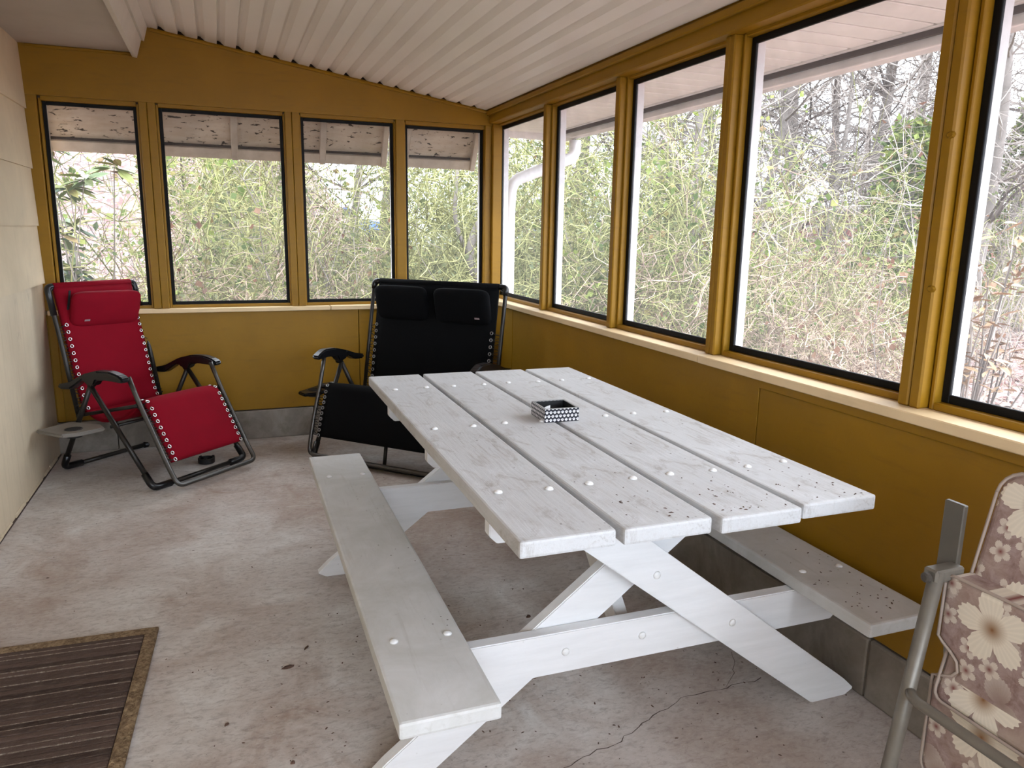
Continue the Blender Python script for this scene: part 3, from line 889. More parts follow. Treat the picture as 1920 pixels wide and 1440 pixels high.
def lounge(name, label, cat, loc, rz, pr, mat, eye, pillows, group=None, n_back=13, n_foot=11, tray=None, wide=False):
    t = thing(name, label, cat, loc, rz, group)
    P = lambda s, tt, z: (s, -tt, z)
    wb_, wt, wf_, wa = pr['wb'], pr['wt'], pr['wf'], pr['wa']
    bt, bm_, bb = pr['back_top'], pr['back_mid'], pr['back_bot']
    st = M['dark_steel']
    r0 = 0.0125
    # back frame
    path = fillet([P(-wb_, *bb), P(-wb_, *bm_), P(-wb_, bt[0], bt[1]), P(wb_, bt[0], bt[1]), P(wb_, *bm_), P(wb_, *bb)], 0.06, 6)
    tube('back_frame', path, r0, st, t)
    # footrest and arm tube
    k = pr['tube']
    path = [P(-wt, *q) for q in k]+[P(wt, *q) for q in k[::-1]]
    tube('footrest_frame', fillet(path, 0.07, 6), r0, M['steel'], t)
    # seat rails and cross tubes
    for s in (-1, 1):
        tube('seat_rail', [P(s*(wb_+0.004), bb[0], bb[1]+0.01), P(s*(wt+0.004), k[1][0]-0.01, k[1][1]-0.01)], 0.010, st, t, 8)
    tube('cross_tube', [P(-wt, k[1][0]-0.012, k[1][1]-0.02), P(wt, k[1][0]-0.012, k[1][1]-0.02)], 0.009, st, t, 8)
    tube('cross_tube', [P(-wf_, 0.06, 0.312), P(wf_, 0.06, 0.312)], 0.009, st, t, 8)
    # legs, floor bars and feet
    pv = pr['pivot']
    for s in (-1, 1):
        tube('leg', [P(s*wf_, *pv), P(s*wf_, pr['F'][0]-0.02, 0.05)], 0.0135, st, t)
        tube('leg', [P(s*wf_, *pv), P(s*wf_, pr['R'][0]+0.015, 0.05)], 0.0135, M['dark_steel'], t)
        for q, sg in ((pr['F'], -1), (pr['R'], 1)):
            d = np.array([pv[0]-q[0], pv[1]-0.02]); d /= np.linalg.norm(d)
            up = (q[0]+d[0]*0.09, 0.02+d[1]*0.09)
            v, f = tube_arrays([(fillet([P(s*wf_, *up), P(s*wf_, q[0], 0.021), P(s*(wf_-0.11), q[0], 0.019)], 0.035, 5), 0.019)], 10)
            obj('foot_cap', mesh_from('foot_cap', v, f, True), M['plastic'], t)
        armrest(t, s*wa, 0.026, pr)
        # pivot knob under the arm
        v, f = lathe([(0.020, -0.014), (0.022, 0.0), (0.020, 0.014)], 14)
        obj('pivot_knob', mesh_from('pivot_knob', v, f), M['plastic'], t, P(s*(wa+0.004), pv[0], pv[1]+0.012), (0, R(90), 0))
    for q in (pr['F'], pr['R']):
        tube('floor_bar', [P(-wf_+0.09, q[0], 0.019), P(wf_-0.09, q[0], 0.019)], 0.0125, st, t)
    # fabric
    fb = pr['fabric_back']; fs = pr['fabric_seat']; ff = pr['fabric_foot']
    o, Qb, Nb = sling('backrest', fb, pr['hb'], mat, t, 0.016, 0.022)
    sling('seat', fs, pr['hb'], mat, t, -0.01, 0.016)
    o, Qf, Nf = sling('footrest', ff, pr['hf'], mat, t, 0.014, 0.020)
    # flat lacing margin with eyelets, and bungee laces
    def lacing(Q, Nn, i0, i1, n, hw, wtube, tubept):
        idx = np.linspace(i0, i1, n)
        for s in (-1, 1):
            path = []
            for kk, x in enumerate(idx):
                i = int(x); fr = x-i; j = min(i+1, len(Q)-1)
                q = Q[i]*(1-fr)+Q[j]*fr
                nn = Nn[i]
                pos = q+nn*0.016
                T_ = np.array([nn[1], -nn[0]])
                e = obj('eyelet', eye, None, t, P(s*(hw-0.014), *pos))
                zax = Vector((0, -nn[0], nn[1])); xax = Vector((1, 0, 0)); yax = zax.cross(xax)
                e.rotation_euler = Matrix((xax, yax, zax)).transposed().to_euler()
                path.append(np.array(P(s*(hw-0.014), *(q+nn*0.014))))
                qn = Q[min(int(min(idx[min(kk+1, n-1)], len(Q)-1)), len(Q)-1)]
                tp = tubept(q*0.5+qn*0.5)
                path.append(np.array(P(s*(wtube+0.008), *(tp+nn*0.004))))
                path.append(np.array(P(s*(wtube+0.004), *(tp-nn*0.016))))
            v, f = tube_arrays([(np.array(path), 0.0028)], 5)
            obj('lace', mesh_from('lace', v, f, True), M['lace'], t)
    lacing(Qb, Nb, pr.get('e0', 7), 22.5, n_back, pr['hb'], wb_, lambda q: q)
    lacing(Qf, Nf, 1.0, 22.5, n_foot, pr['hf'], wt, lambda q: q)
    # pillows
    for (cs, wd, hh, up, tilt) in pillows:
        d = np.array([bt[0]-bm_[0], bt[1]-bm_[1]]); d /= np.linalg.norm(d)
        c = np.array([bt[0], bt[1]])-d*up+np.array([d[1], -d[0]])*0.052
        p = obj('headrest', puff('headrest', wd, 0.075, hh, 0.3), mat, t, P(cs, *c))
        p.rotation_euler = (math.atan2(-d[0], d[1]), tilt, 0)
        if wide and cs < 0: continue
        tg = obj('tag', box_mesh(0.032, 0.0015, 0.010, 0), M['tagm'], p, (-wd*0.32 if not wide else wd*0.3, -0.0375, -hh*0.26), (0.15, 0, 0))
        for s in (-1, 1):
            if wide: continue
            st_ = obj('strap', box_mesh(0.012, 0.004, hh*0.8, 0.001), M['lace'], p, (s*(wd/2-0.006), 0.030, 0.02))
    # plastic caps on the top corners of the back frame
    for s in (-1, 1):
        d = np.array([bm_[0]-bt[0], bm_[1]-bt[1]]); d /= np.linalg.norm(d)
        q1 = np.array(bt)+d*(0.16 if not wide else 0.05)
        v, f = tube_arrays([(fillet([P(s*wb_, *q1), P(s*wb_, *bt), P(s*(wb_-0.05), *bt)], 0.035, 5), 0.017)], 10)
        obj('corner_cap', mesh_from('corner_cap', v, f, True), M['plastic'], t)
    # fabric sleeve over the top bar
    v, f = tube_arrays([(np.array([P(-pr['hb'], bt[0], bt[1]), P(pr['hb'], bt[0], bt[1])]), 0.020)], 10)
    obj('top_sleeve', mesh_from('top_sleeve', v, f, True), mat, t)
    return t

red = dict(wb=0.268, wt=0.270, wf=0.315, wa=0.305, hb=0.238, hf=0.240,
           back_top=(-0.430, 1.028), back_mid=(-0.349, 0.695), back_bot=(-0.268, 0.315),
           arm_rear=(-0.335, 0.505), arm_crest=(0.030, 0.612), arm_front=(0.205, 0.603),
           tube=[(0.176, 0.585), (0.243, 0.449), (0.337, 0.289), (0.434, 0.120), (0.490, 0.040)],
           pivot=(-0.073, 0.520), F=(0.355, 0.0), R=(-0.376, 0.0),
           fabric_back=[(-0.425, 1.026), (-0.349, 0.700), (-0.278, 0.385), (-0.250, 0.340)],
           fabric_seat=[(-0.262, 0.350), (-0.14, 0.300), (0.06, 0.335), (0.205, 0.430)],
           fabric_foot=[(0.190, 0.440), (0.243, 0.449), (0.337, 0.289), (0.418, 0.150)])
rc = lounge('lounge_chair', 'red fabric folding lounge chair in the left corner', 'chair', (-0.412, 4.622, 0), 0.7496, red, M['red'], eye_me,
            [(0.012, 0.43, 0.205, 0.150, 0.03)])
# side tray of the red chair
def tray(parent, pts, z, hole, mat, th=0.020):
    bm = bmesh.new()
    vs = [bm.verts.new((x, y, z)) for x, y in pts]
    fc = bm.faces.new(vs)
    if fc.normal.z < 0: fc.normal_flip()
    ex = bmesh.ops.extrude_face_region(bm, geom=[fc])
    for e in ex['geom']:
        if isinstance(e, bmesh.types.BMVert): e.co.z -= th
    bmesh.ops.recalc_face_normals(bm, faces=bm.faces[:])
    bmesh.ops.bevel(bm, geom=bm.edges[:], offset=0.006, segments=2, affect='EDGES')
    me = bpy.data.meshes.new('side_tray'); bm.to_mesh(me); bm.free()
    o = obj('side_tray', me, mat, parent)
    v, f = lathe([(0.040, -0.040), (0.042, 0.0), (0.044, 0.003), (0.038, 0.003), (0.037, -0.036)], 20)
    obj('cup_holder', mesh_from('cup_holder', v, f[:-2]+[f[-1]], True), M['plastic'], parent, (hole[0], hole[1], z))
    v, f = lathe([(0.037, 0.0), (0.037, 0.0042)], 20)
    obj('cup_well', mesh_from('cup_well', v, f), M['lace'], parent, (hole[0], hole[1], z-0.001))
    return o
def to_local(loc, rz, P):
    c, s = math.cos(rz), math.sin(rz)
    return [((x-loc[0])*c+(y-loc[1])*s, -(x-loc[0])*s+(y-loc[1])*c) for x, y in P]
tp = to_local((-0.412, 4.622), 0.7496, [(-0.955, 4.405), (-0.815, 4.270), (-0.735, 4.285), (-0.630, 4.365), (-0.655, 4.440), (-0.815, 4.555)])
hp = to_local((-0.412, 4.622), 0.7496, [(-0.775, 4.37)])[0]
tray(rc, tp, 0.312, hp, M['tray'])

blk = dict(wb=0.470, wt=0.520, wf=0.515, wa=0.530, hb=0.425, hf=0.470,
           back_top=(-0.316, 1.040), back_mid=(-0.253, 0.724), back_bot=(-0.175, 0.330),
           arm_rear=(-0.240, 0.570), arm_crest=(0.080, 0.648), arm_front=(0.222, 0.636),
           tube=[(0.150, 0.600), (0.193, 0.445), (0.261, 0.261), (0.300, 0.130), (0.318, 0.040)],
           pivot=(-0.010, 0.550), F=(0.290, 0.0), R=(-0.330, 0.0), e0=9,
           fabric_back=[(-0.312, 1.038), (-0.253, 0.724), (-0.190, 0.400), (-0.165, 0.350)],
           fabric_seat=[(-0.172, 0.360), (-0.08, 0.310), (0.06, 0.335), (0.165, 0.430)],
           fabric_foot=[(0.150, 0.440), (0.193, 0.445), (0.261, 0.261), (0.292, 0.150)])
bc = lounge('double_lounge_chair', 'wide black two-seat folding lounge chair in the far right corner', 'chair', (1.014, 4.307, 0), -0.8027, blk, M['black_fab'], eye_dk,
            [(-0.215, 0.38, 0.22, 0.135, 0.0), (0.215, 0.38, 0.22, 0.135, 0.0)], wide=True, n_back=11, n_foot=11)
tube('centre_post', [(0.0, -0.268, 0.155), (0.0, -0.290, 0.03)], 0.011, M['dark_steel'], bc, 8)
tp = to_local((1.014, 4.307), -0.8027, [(0.40, 4.76), (0.43, 4.68), (0.52, 4.70), (0.62, 4.80), (0.62, 4.88), (0.54, 4.93)])
hp = to_local((1.014, 4.307), -0.8027, [(0.50, 4.79)])[0]
tray(bc, tp, 0.362, hp, M['plastic'])

# ---------------------------------------------------------------- round ashtray on the floor
ash = thing('ashtray', 'round black notched ashtray on the floor under the red footrest', 'ashtray', (-0.150, 4.600, 0))
v, f = lathe([(0.044, 0.0), (0.047, 0.004), (0.047, 0.030), (0.036, 0.030), (0.034, 0.008)], 24)
obj('bowl', mesh_from('bowl', v, f), M['plastic'], ash)
for kk in range(3):
    a = kk*2*math.pi/3+0.4
    bx('rest', (-0.006, -0.008, 0.0), (0.006, 0.008, 0.009), M['plastic'], ash, 0.002, rot=(0, 0, a)).location = (0.041*math.cos(a), 0.041*math.sin(a), 0.0335)

# ---------------------------------------------------------------- door mat
M['mat_brown'] = None
def m_mat():
    t = NT('brown_woven_mat')
    o = t.obj()
    r_ = t.objrand()
    n = t.noise(t.mapping(o, (6, 60, 60)), 4, 6, 0.7)
    c = t.mix(r_, (0.045, 0.030, 0.025), (0.12, 0.082, 0.068))
    c = t.mix(t.math('MULTIPLY', t.ramp(n, [(0.48, 0.0), (0.7, 1.0)]), 0.5), c, (0.20, 0.15, 0.12))
    t.bsdf(c, 0.95, 0, 0.1, t.bump(t.noise(o, 160, 4), 0.8, 0.006))
    return t.m
M['mat_row'] = m_mat()
def m_jute(name, a, b):
    t = NT(name)
    o = t.obj()
    n = t.ramp(t.noise(o, 75, 4, 0.7), [(0.38, 0.0), (0.62, 1.0)])
    t.bsdf(t.mix(n, a, b), 0.95, 0, 0.1, t.bump(n, 1.0, 0.008))
    return t.m
M['jute'] = m_jute('jute_border', (0.20, 0.13, 0.075), (0.46, 0.33, 0.20))
M['thread'] = m_jute('pale_thread', (0.19, 0.14, 0.11), (0.40, 0.33, 0.27))
mt = thing('door_mat', 'brown ribbed door mat with jute border on the concrete floor', 'mat', (-0.273, 2.640, 0.0), R(-2.6))
ML, MW_ = 0.66, 1.02
obj('backing', box_mesh(ML-0.01, MW_-0.01, 0.006, 0.001), M['mat_row'], mt, (-ML/2, -MW_/2, 0.003))
for a, b in (((-ML, -0.040, 0), (0, 0, 0.013)), ((-ML, -MW_, 0), (0, -MW_+0.04, 0.013)), ((-0.040, -MW_+0.04, 0), (0, -0.04, 0.013)), ((-ML, -MW_+0.04, 0), (-ML+0.04, -0.04, 0.013))):
    bx('border', a, b, M['jute'], mt, 0.005, 2)
rnd = random.Random(3)
nrow = 36
row_me = [box_mesh(ML-0.082, 0.0235, 0.008, 0.0035, 2) for _ in range(3)]
thr_me = box_mesh(ML-0.084, 0.005, 0.004, 0.0015)
thr_me.materials.append(M['thread'])
for m_ in row_me: m_.materials.append(M['mat_row'])
for k in range(nrow):
    y = -0.053-k*(MW_-0.09)/nrow
    obj('woven_row', row_me[k % 3], None, mt, (-ML/2, y, 0.009+rnd.uniform(-0.001, 0.001)))
    if k % 3 == 1 or k % 5 == 0:
        obj('pale_thread', thr_me, None, mt, (-ML/2, y-0.0128, 0.0115))

# ---------------------------------------------------------------- folded patio chair with floral cushions
def m_floral():
    t = NT('floral_cushion_print')
    o = t.obj()
    s = t.sep(o)
    uv = t.comb(s[0], s[2], 0.0)
    n1 = t.noise(o, 38, 5, 0.7, 0.5)
    n0 = t.noise(o, 5, 4, 0.6)
    c = t.mix(t.ramp(n1, [(0.35, 0.0), (0.65, 1.0)]), (0.20, 0.125, 0.105), (0.34, 0.25, 0.225))
    c = t.mix(t.ramp(n0, [(0.45, 0.0), (0.65, 1.0)]), c, (0.36, 0.27, 0.21))
    def flower(vec, scale, petals, rmax, lo, col, heart, heart_r, rnd_=0.75, spin=1.0, pw=0.55):
        vo = t.voronoi(vec, scale, 'F1', rnd_, '2D')
        p = vo.outputs['Position']
        sub = t.N.new('ShaderNodeVectorMath'); sub.operation = 'SUBTRACT'
        t.put(sub.inputs[0], t.mapping(vec, (scale, scale, scale))); 
        sc_ = t.N.new('ShaderNodeVectorMath'); sc_.operation = 'SCALE'
        t.put(sc_.inputs[0], p); sc_.inputs['Scale'].default_value = scale
        t.L.new(sc_.outputs[0], sub.inputs[1])
        d = t.sep(sub.outputs[0])
        ang = t.math('ARCTAN2', d[1], d[0])
        rr = t.math('SQRT', t.math('ADD', t.math('MULTIPLY', d[0], d[0]), t.math('MULTIPLY', d[1], d[1])))
        rc_ = t.sep(vo.outputs['Color'])[0]
        a2 = t.math('ADD', t.math('MULTIPLY', ang, petals/2.0), t.math('MULTIPLY', rc_, 6.28*spin))
        pet = t.math('POWER', t.math('ABSOLUTE', t.math('COSINE', a2)), pw)
        rim = t.math('ADD', t.math('MULTIPLY', pet, rmax-lo), lo)
        rim = t.math('ADD', rim, t.math('MULTIPLY', t.math('SINE', t.math('MULTIPLY', ang, 41.0)), 0.012))
        keep = t.math('GREATER_THAN', t.sep(vo.outputs['Color'])[1], 0.18)
        inside = t.math('MULTIPLY', t.math('LESS_THAN', rr, rim), keep)
        core = t.ramp(t.math('DIVIDE', rr, heart_r), [(0.0, 1.0), (1.0, 0.0)])
        vein = t.math('MULTIPLY', t.math('ABSOLUTE', t.math('SINE', t.math('MULTIPLY', ang, 17.0))), 0.18)
        colr = t.mix(vein, col, tuple(x*0.6 for x in col))
        colr = t.mix(core, colr, heart)
        return inside, colr
    m1, c1 = flower(t.mapping(uv, (1, 1, 1), (0, 0, 0.6), (0.31, 0.07, 0)), 9.5, 2, 0.46, 0.03, (0.46, 0.38, 0.32), (0.24, 0.16, 0.13), 0.4, 1.0, 1.0, 0.9)
    c = t.mix(t.math('MULTIPLY', m1, 0.8), c, c1)
    m2, c2 = flower(t.mapping(uv, (1, 1, 1), (0, 0, 0.2), (0.13, 0.41, 0)), 14.0, 5, 0.30, 0.10, (0.55, 0.47, 0.39), (0.16, 0.04, 0.035), 0.16, 0.9)
    c = t.mix(m2, c, c2)
    m3, c3 = flower(t.mapping(uv, (1, 1, 1), (0, 0, 0), (0.045, 0.115, 0)), 5.6, 5, 0.40, 0.15, (0.66, 0.585, 0.47), (0.20, 0.09, 0.03), 0.17, 0.55)
    c = t.mix(m3, c, c3)
    t.bsdf(c, 0.8, 0, 0.2, t.bump(t.noise(o, 500, 2), 0.1, 0.001))
    return t.m
M['floral'] = m_floral()

pc = thing('patio_chair', 'folded taupe metal patio chair with floral cushions at the right edge', 'chair', (1.30, 0.66, 0.0))
# local frame: x across (towards the wall), y along the chair's width, far edge at y = +0.31
YF, YN = 0.31, -0.27
legs = {}
for yy in (YF, YN):
    tube('leg', fillet([(-0.030, yy, 0.735), (-0.092, yy, 0.313), (-0.138, yy, 0.0125)], 0.02, 3), 0.0145, M['patio_metal'], pc, 14)
    tube('leg', fillet([(0.010, yy+0.004, 0.735), (0.085, yy+0.004, 0.30), (0.150, yy+0.004, 0.0125)], 0.02, 3), 0.0125, M['patio_metal'], pc, 12)
    bx('arm_bar', (0.024, yy+0.004, 0.690), (0.036, yy+0.048, 0.858), M['patio_bar'], pc, 0.002)
    bx('bracket', (-0.046, yy-0.012, 0.712), (0.030, yy+0.020, 0.738), M['patio_metal'], pc, 0.004)
    v, f = lathe([(0.010, 0.0), (0.010, 0.008), (0.006, 0.010)], 10)
    obj('rivet', mesh_from('rivet', v, f), M['patio_dark'], pc, (-0.050, yy+0.004, 0.722), (0, R(-90), 0))
tube('stretcher', fillet([(-0.064, YF, 0.486), (-0.088, YF-0.030, 0.486), (-0.088, YN+0.030, 0.486), (-0.064, YN, 0.486)], 0.02, 4), 0.0105, M['patio_metal'], pc, 12)
tube('floor_bar', [(-0.136, YF, 0.016), (-0.136, YN, 0.016)], 0.0125, M['patio_metal'], pc, 12)
tube('floor_bar', [(0.149, YF+0.004, 0.016), (0.149, YN+0.004, 0.016)], 0.0125, M['patio_metal'], pc, 12)
def cushion(name, out, thick, parent, bev):
    """outline (u,v) extruded; u along width, v up; face normal is -x of the chair"""
    bm = bmesh.new()
    a = [bm.verts.new((u, -thick/2, v)) for u, v in out]
    b = [bm.verts.new((u, thick/2, v)) for u, v in out]
    n = len(out)
    fa = bm.faces.new(a); fb = bm.faces.new(b[::-1])
    for i in range(n):
        bm.faces.new((a[i], b[i], b[(i+1) % n], a[(i+1) % n]))
    bmesh.ops.recalc_face_normals(bm, faces=bm.faces[:])
    es = [e for e in bm.edges if abs(e.verts[0].co.y-e.verts[1].co.y) < 1e-6]
    bmesh.ops.bevel(bm, geom=es, offset=bev, segments=4, affect='EDGES', profile=0.5)
    me = bpy.data.meshes.new(name); bm.to_mesh(me); bm.free()
    o = obj(name, me, M['floral'], parent)
    pp = [np.array((u, -thick/2+0.002, v)) for u, v in out]
    pp.append(pp[0])
    v, f = tube_arrays([(np.array(pp), 0.0032)], 6)
    obj('piping', mesh_from('piping', v, f, True), M['piping'], o)
    return o
def arc(cx, cy, r_, a0, a1, n):
    return [(cx+r_*math.cos(R(a0+(a1-a0)*k/n)), cy+r_*math.sin(R(a0+(a1-a0)*k/n))) for k in range(n+1)]
seat_out = [(-0.30, -0.43), (-0.30, 0.0)]
hw, top, bot = 0.300, 0.215, -0.225
seat_out = arc(-hw+0.02, top-0.02, 0.02, 180, 90, 4)+arc(hw-0.03, top-0.03, 0.03, 90, 0, 4)+arc(hw-0.03, bot+0.03, 0.03, 0, -90, 4)+arc(-hw+0.03, bot+0.03, 0.03, -90, -180, 4)
notch = [(-hw, -0.005), (-hw+0.022, 0.006), (-hw+0.040, 0.016), (-hw+0.050, 0.030), (-hw+0.046, 0.048), (-hw+0.030, 0.062), (-hw+0.012, 0.072), (-hw, 0.082)]
i0 = len(seat_out)
seat_out = seat_out+notch
sc1 = cushion('seat_cushion', seat_out, 0.062, pc, 0.012)
# turn so that width runs along the chair's -y and the face looks to -x
sc1.rotation_euler = (0, 0, R(-90))
sc1.location = (0.022, YF-0.302, 0.512)
hw2, top2, bot2 = 0.27, 0.20, -0.28
back_out = arc(-hw2+0.045, top2-0.05, 0.05, 180, 90, 5)+arc(hw2-0.05, top2-0.05, 0.05, 90, 0, 5)+arc(hw2-0.02, bot2+0.02, 0.02, 0, -90, 3)+arc(-hw2+0.02, bot2+0.02, 0.02, -90, -180, 3)
bc2 = cushion('back_cushion', back_out, 0.060, pc, 0.014)
bc2.rotation_euler = (R(-14), 0, R(-90))
bc2.location = (0.075, YF-0.018-hw2, 0.735)
tube('back_frame', fillet([(0.085, YF-0.03, 0.30), (0.150, YF-0.03, 0.86), (0.150, YN+0.06, 0.86), (0.085, YN+0.06, 0.30)], 0.05, 5), 0.0115, M['patio_metal'], pc, 10)

# ---------------------------------------------------------------- bits on the floor
M['bark'] = simple('brown_bark_bit', (0.09, 0.05, 0.035), 0.9, var=0.3, vs=60)
def crumb(x, y, L_, W_, rz, label, name='bark_piece', cat='debris', z=0.0):
    rn = random.Random(int(x*1000)+int(y*777))
    n = 10
    v = []
    for zz, k in ((0, 1.0), (0.006, 0.8)):
        for i in range(n):
            a = 2*math.pi*i/n
            q = rn.uniform(0.7, 1.1)*k
            v.append((L_/2*q*math.cos(a), W_/2*q*math.sin(a), zz*rn.uniform(0.7, 1.2)))
    f = [(i, (i+1) % n, n+(i+1) % n, n+i) for i in range(n)]+[tuple(range(n))[::-1], tuple(range(n, 2*n))]
    return tag(obj(name, mesh_from(name, v, f), M['bark'], None, (x, y, z), (0, 0, rz)), label, cat)
crumb(0.124, 2.254, 0.045, 0.014, 0.1, 'largest brown bark bit on the open floor left of the bench')
crumb(-0.06, 2.02, 0.016, 0.006, 0.6, 'small dark crumb on the floor near the door mat')
crumb(0.10, 1.80, 0.014, 0.010, 0.2, 'tiny dark crumb at the bottom of the floor')
crumb(0.19, 2.35, 0.030, 0.003, 0.9, 'thin dark twig bit above the bark bit on the floor')
crumb(0.965, 2.30, 0.022, 0.016, 0.3, 'black leaf crumb on the floor under the table')

# loose grit, too fine to count
def grit(name, spots, mat, label, seed):
    rn = random.Random(seed)
    V, F = [], []
    for x, y, z, r_ in spots:
        b = len(V)
        a0 = rn.uniform(0, 6.28); el = rn.uniform(1.0, 3.0)
        for k in range(5):
            a = a0+k*2*math.pi/5
            u, v_ = r_*el*math.cos(a-a0), r_*math.sin(a-a0)
            V.append((x+u*math.cos(a0)-v_*math.sin(a0), y+u*math.sin(a0)+v_*math.cos(a0), z+0.0005))
        V.append((x, y, z+0.0005+r_*0.8))
        F += [(b+k, b+(k+1) % 5, b+5) for k in range(5)]
        F.append(tuple(b+4-k for k in range(5)))
    tag(obj(name, mesh_from(name, V, F), mat), label, 'grit', kind='stuff')
rg = random.Random(77)
sp_ = []
for cx, cy, sx, sy, n in ((0.15, 2.0, 0.35, 0.45, 90), (0.75, 2.3, 0.35, 0.5, 60), (1.2, 1.7, 0.4, 0.25, 110), (0.1, 3.3, 0.6, 0.5, 40), (0.8, 4.0, 0.4, 0.4, 30)):
    for _ in range(n):
        x, y = rg.gauss(cx, sx), rg.gauss(cy, sy)
        if XL+0.05 < x < XR-0.03 and 1.2 < y < YB-0.05 and not (x < -0.25 and y < 2.68):
            sp_.append((x, y, 0.0, rg.uniform(0.0008, 0.0028)))
grit('floor_grit', sp_, M['bark'], 'dark grit and leaf crumbs scattered over the concrete floor', 1)
sp_ = []
for i in (1, 2, 3):
    for _ in range((0, 22, 34, 26)[i]):
        lx = i*(WB+GAP)+rg.uniform(0.02, WB-0.02); ly = abs(rg.gauss(0.06, 0.14))+0.015
        sp_.append((TX+lx*math.cos(TA)-ly*math.sin(TA), TY+lx*math.sin(TA)+ly*math.cos(TA), HT, rg.uniform(0.0008, 0.0026)))
for _ in range(45):
    lx = TW-BXO-WB+rg.uniform(0.02, WB-0.02); ly = abs(rg.gauss(0.05, 0.25))+0.02
    sp_.append((TX+lx*math.cos(TA)-ly*math.sin(TA), TY+lx*math.sin(TA)+ly*math.cos(TA), HB, rg.uniform(0.0008, 0.0028)))
grit('table_grit', sp_, M['bark'], 'dark crumbs on the near ends of the table boards and right bench', 2)

# ================================================================ outdoors
def smooth(a, b, x):
    t = np.clip((x-a)/(b-a), 0, 1)
    return t*t*(3-2*t)
def terrain(x, y):
    x = np.asarray(x, float); y = np.asarray(y, float)
    h = -0.36+0.0*x
    h = h+smooth(7.5, 22, y-0.55*np.maximum(x, 0))*5.2*smooth(6, 0, x)
    h = h+0.05*np.sin(x*1.3+y*0.7)*smooth(2.6, 5, np.hypot(x-0.4, (y-2)*0.6))
    h = h+0.9*smooth(9, 30, x)
    return h
def m_ground():
    t = NT('leaf_litter')
    o = t.obj()
    v = t.voronoi(o, 17.0)
    r_ = t.sep(v.outputs['Color'])
    c = t.ramp(r_[0], [(0.0, (0.16, 0.095, 0.09)), (0.35, (0.21, 0.135, 0.13)), (0.7, (0.27, 0.19, 0.185)), (1.0, (0.34, 0.265, 0.26))])
    n = t.noise(o, 0.9, 5)
    c = t.mix(t.math('MULTIPLY', t.ramp(n, [(0.5, 0.0), (0.7, 1.0)]), 0.5), c, (0.15, 0.16, 0.07))
    t.bsdf(c, 0.95, 0, 0.1, t.bump(t.noise(o, 9.0, 6, 0.7), 0.5, 0.03))
    return t.m
M['ground'] = m_ground()
gx = np.concatenate([np.linspace(-30, -6, 13), np.linspace(-5, 14, 58), np.linspace(15, 45, 16)])
gy = np.concatenate([np.linspace(-25, -5, 11), np.linspace(-4, 24, 72), np.linspace(26, 60, 12)])
GX, GY = np.meshgrid(gx, gy, indexing='ij')
GZ = terrain(GX, GY)
nx, ny = GX.shape
gv = np.stack([GX, GY, GZ], -1).reshape(-1, 3)
gf = [(i*ny+j, (i+1)*ny+j, (i+1)*ny+j+1, i*ny+j+1) for i in range(nx-1) for j in range(ny-1)]
gr = obj('ground', mesh_from('ground', gv, gf, True), M['ground'])
tag(gr, 'woodland ground covered in reddish brown leaf litter', None, kind='structure')

# fallen leaves
rng = np.random.default_rng(11)
def leaf_cloud(P, size, rng, flat=False, aspect=0.45):
    """folded diamond leaves at points P"""
    n = len(P)
    d = rng.normal(size=(n, 3))
    if flat: d[:, 2] *= 0.15
    d /= np.linalg.norm(d, axis=1)[:, None]
    q = rng.normal(size=(n, 3))
    if flat: q[:, 2] *= 0.15
    s = np.cross(d, q); 
    if flat: s = np.cross(d, np.array([0, 0, 1.0])+0.35*rng.normal(size=(n, 3)))
    s /= np.linalg.norm(s, axis=1)[:, None]+1e-9
    L_ = (size*rng.uniform(0.6, 1.3, n))[:, None]
    nrm = np.cross(s, d)
    v = np.stack([P, P+d*L_*0.5+s*L_*aspect+nrm*L_*0.1, P+d*L_, P+d*L_*0.5-s*L_*aspect+nrm*L_*0.1], 1).reshape(-1, 3)
    f = []
    for i in range(n):
        f.append((4*i, 4*i+1, 4*i+2)); f.append((4*i, 4*i+2, 4*i+3))
    return v, f
def m_leaves(name, stops, trans=0.35):
    t = NT(name)
    c = t.ramp(t.island(), stops)
    p = t.bsdf(c, 0.6, 0, 0.25)
    tl = t.N.new('ShaderNodeBsdfTranslucent')
    t.L.new(c, tl.inputs[0])
    mx = t.N.new('ShaderNodeMixShader')
    mx.inputs[0].default_value = trans
    t.L.new(p.outputs[0], mx.inputs[1]); t.L.new(tl.outputs[0], mx.inputs[2])
    t.L.new(mx.outputs[0], t.out.inputs[0])
    return t.m
def m_leafobj(name, stops):
    t = NT(name)
    c = t.ramp(t.objrand(), stops)
    t.bsdf(c, 0.5, 0, 0.3)
    return t.m
M['lv_green'] = m_leaves('green_leaves', [(0.0, (0.04, 0.065, 0.018)), (0.5, (0.12, 0.165, 0.04)), (0.85, (0.24, 0.28, 0.07)), (1.0, (0.2, 0.11, 0.06))])
M['lv_olive'] = m_leaves('olive_buds', [(0.0, (0.06, 0.075, 0.03)), (0.6, (0.14, 0.16, 0.075)), (1.0, (0.24, 0.24, 0.13))])
M['lv_brown'] = m_leaves('dead_brown_leaves', [(0.0, (0.10, 0.045, 0.03)), (0.6, (0.2, 0.11, 0.07)), (1.0, (0.27, 0.18, 0.12))])
M['lv_litter'] = m_leaves('litter_leaves', [(0.0, (0.08, 0.035, 0.032)), (0.4, (0.20, 0.095, 0.085)), (0.8, (0.30, 0.18, 0.16)), (1.0, (0.42, 0.32, 0.29))], 0.0)
def twigmat(name, a, b):
    t = NT(name)
    c = t.mix(t.island(), a, b)
    c = t.mix(t.math('MULTIPLY', t.ramp(t.noise(t.obj(), 6, 3), [(0.4, 0.0), (0.7, 1.0)]), 0.4), c, tuple(x*0.55 for x in a))
    t.bsdf(c, 0.85, 0, 0.15)
    return t.m
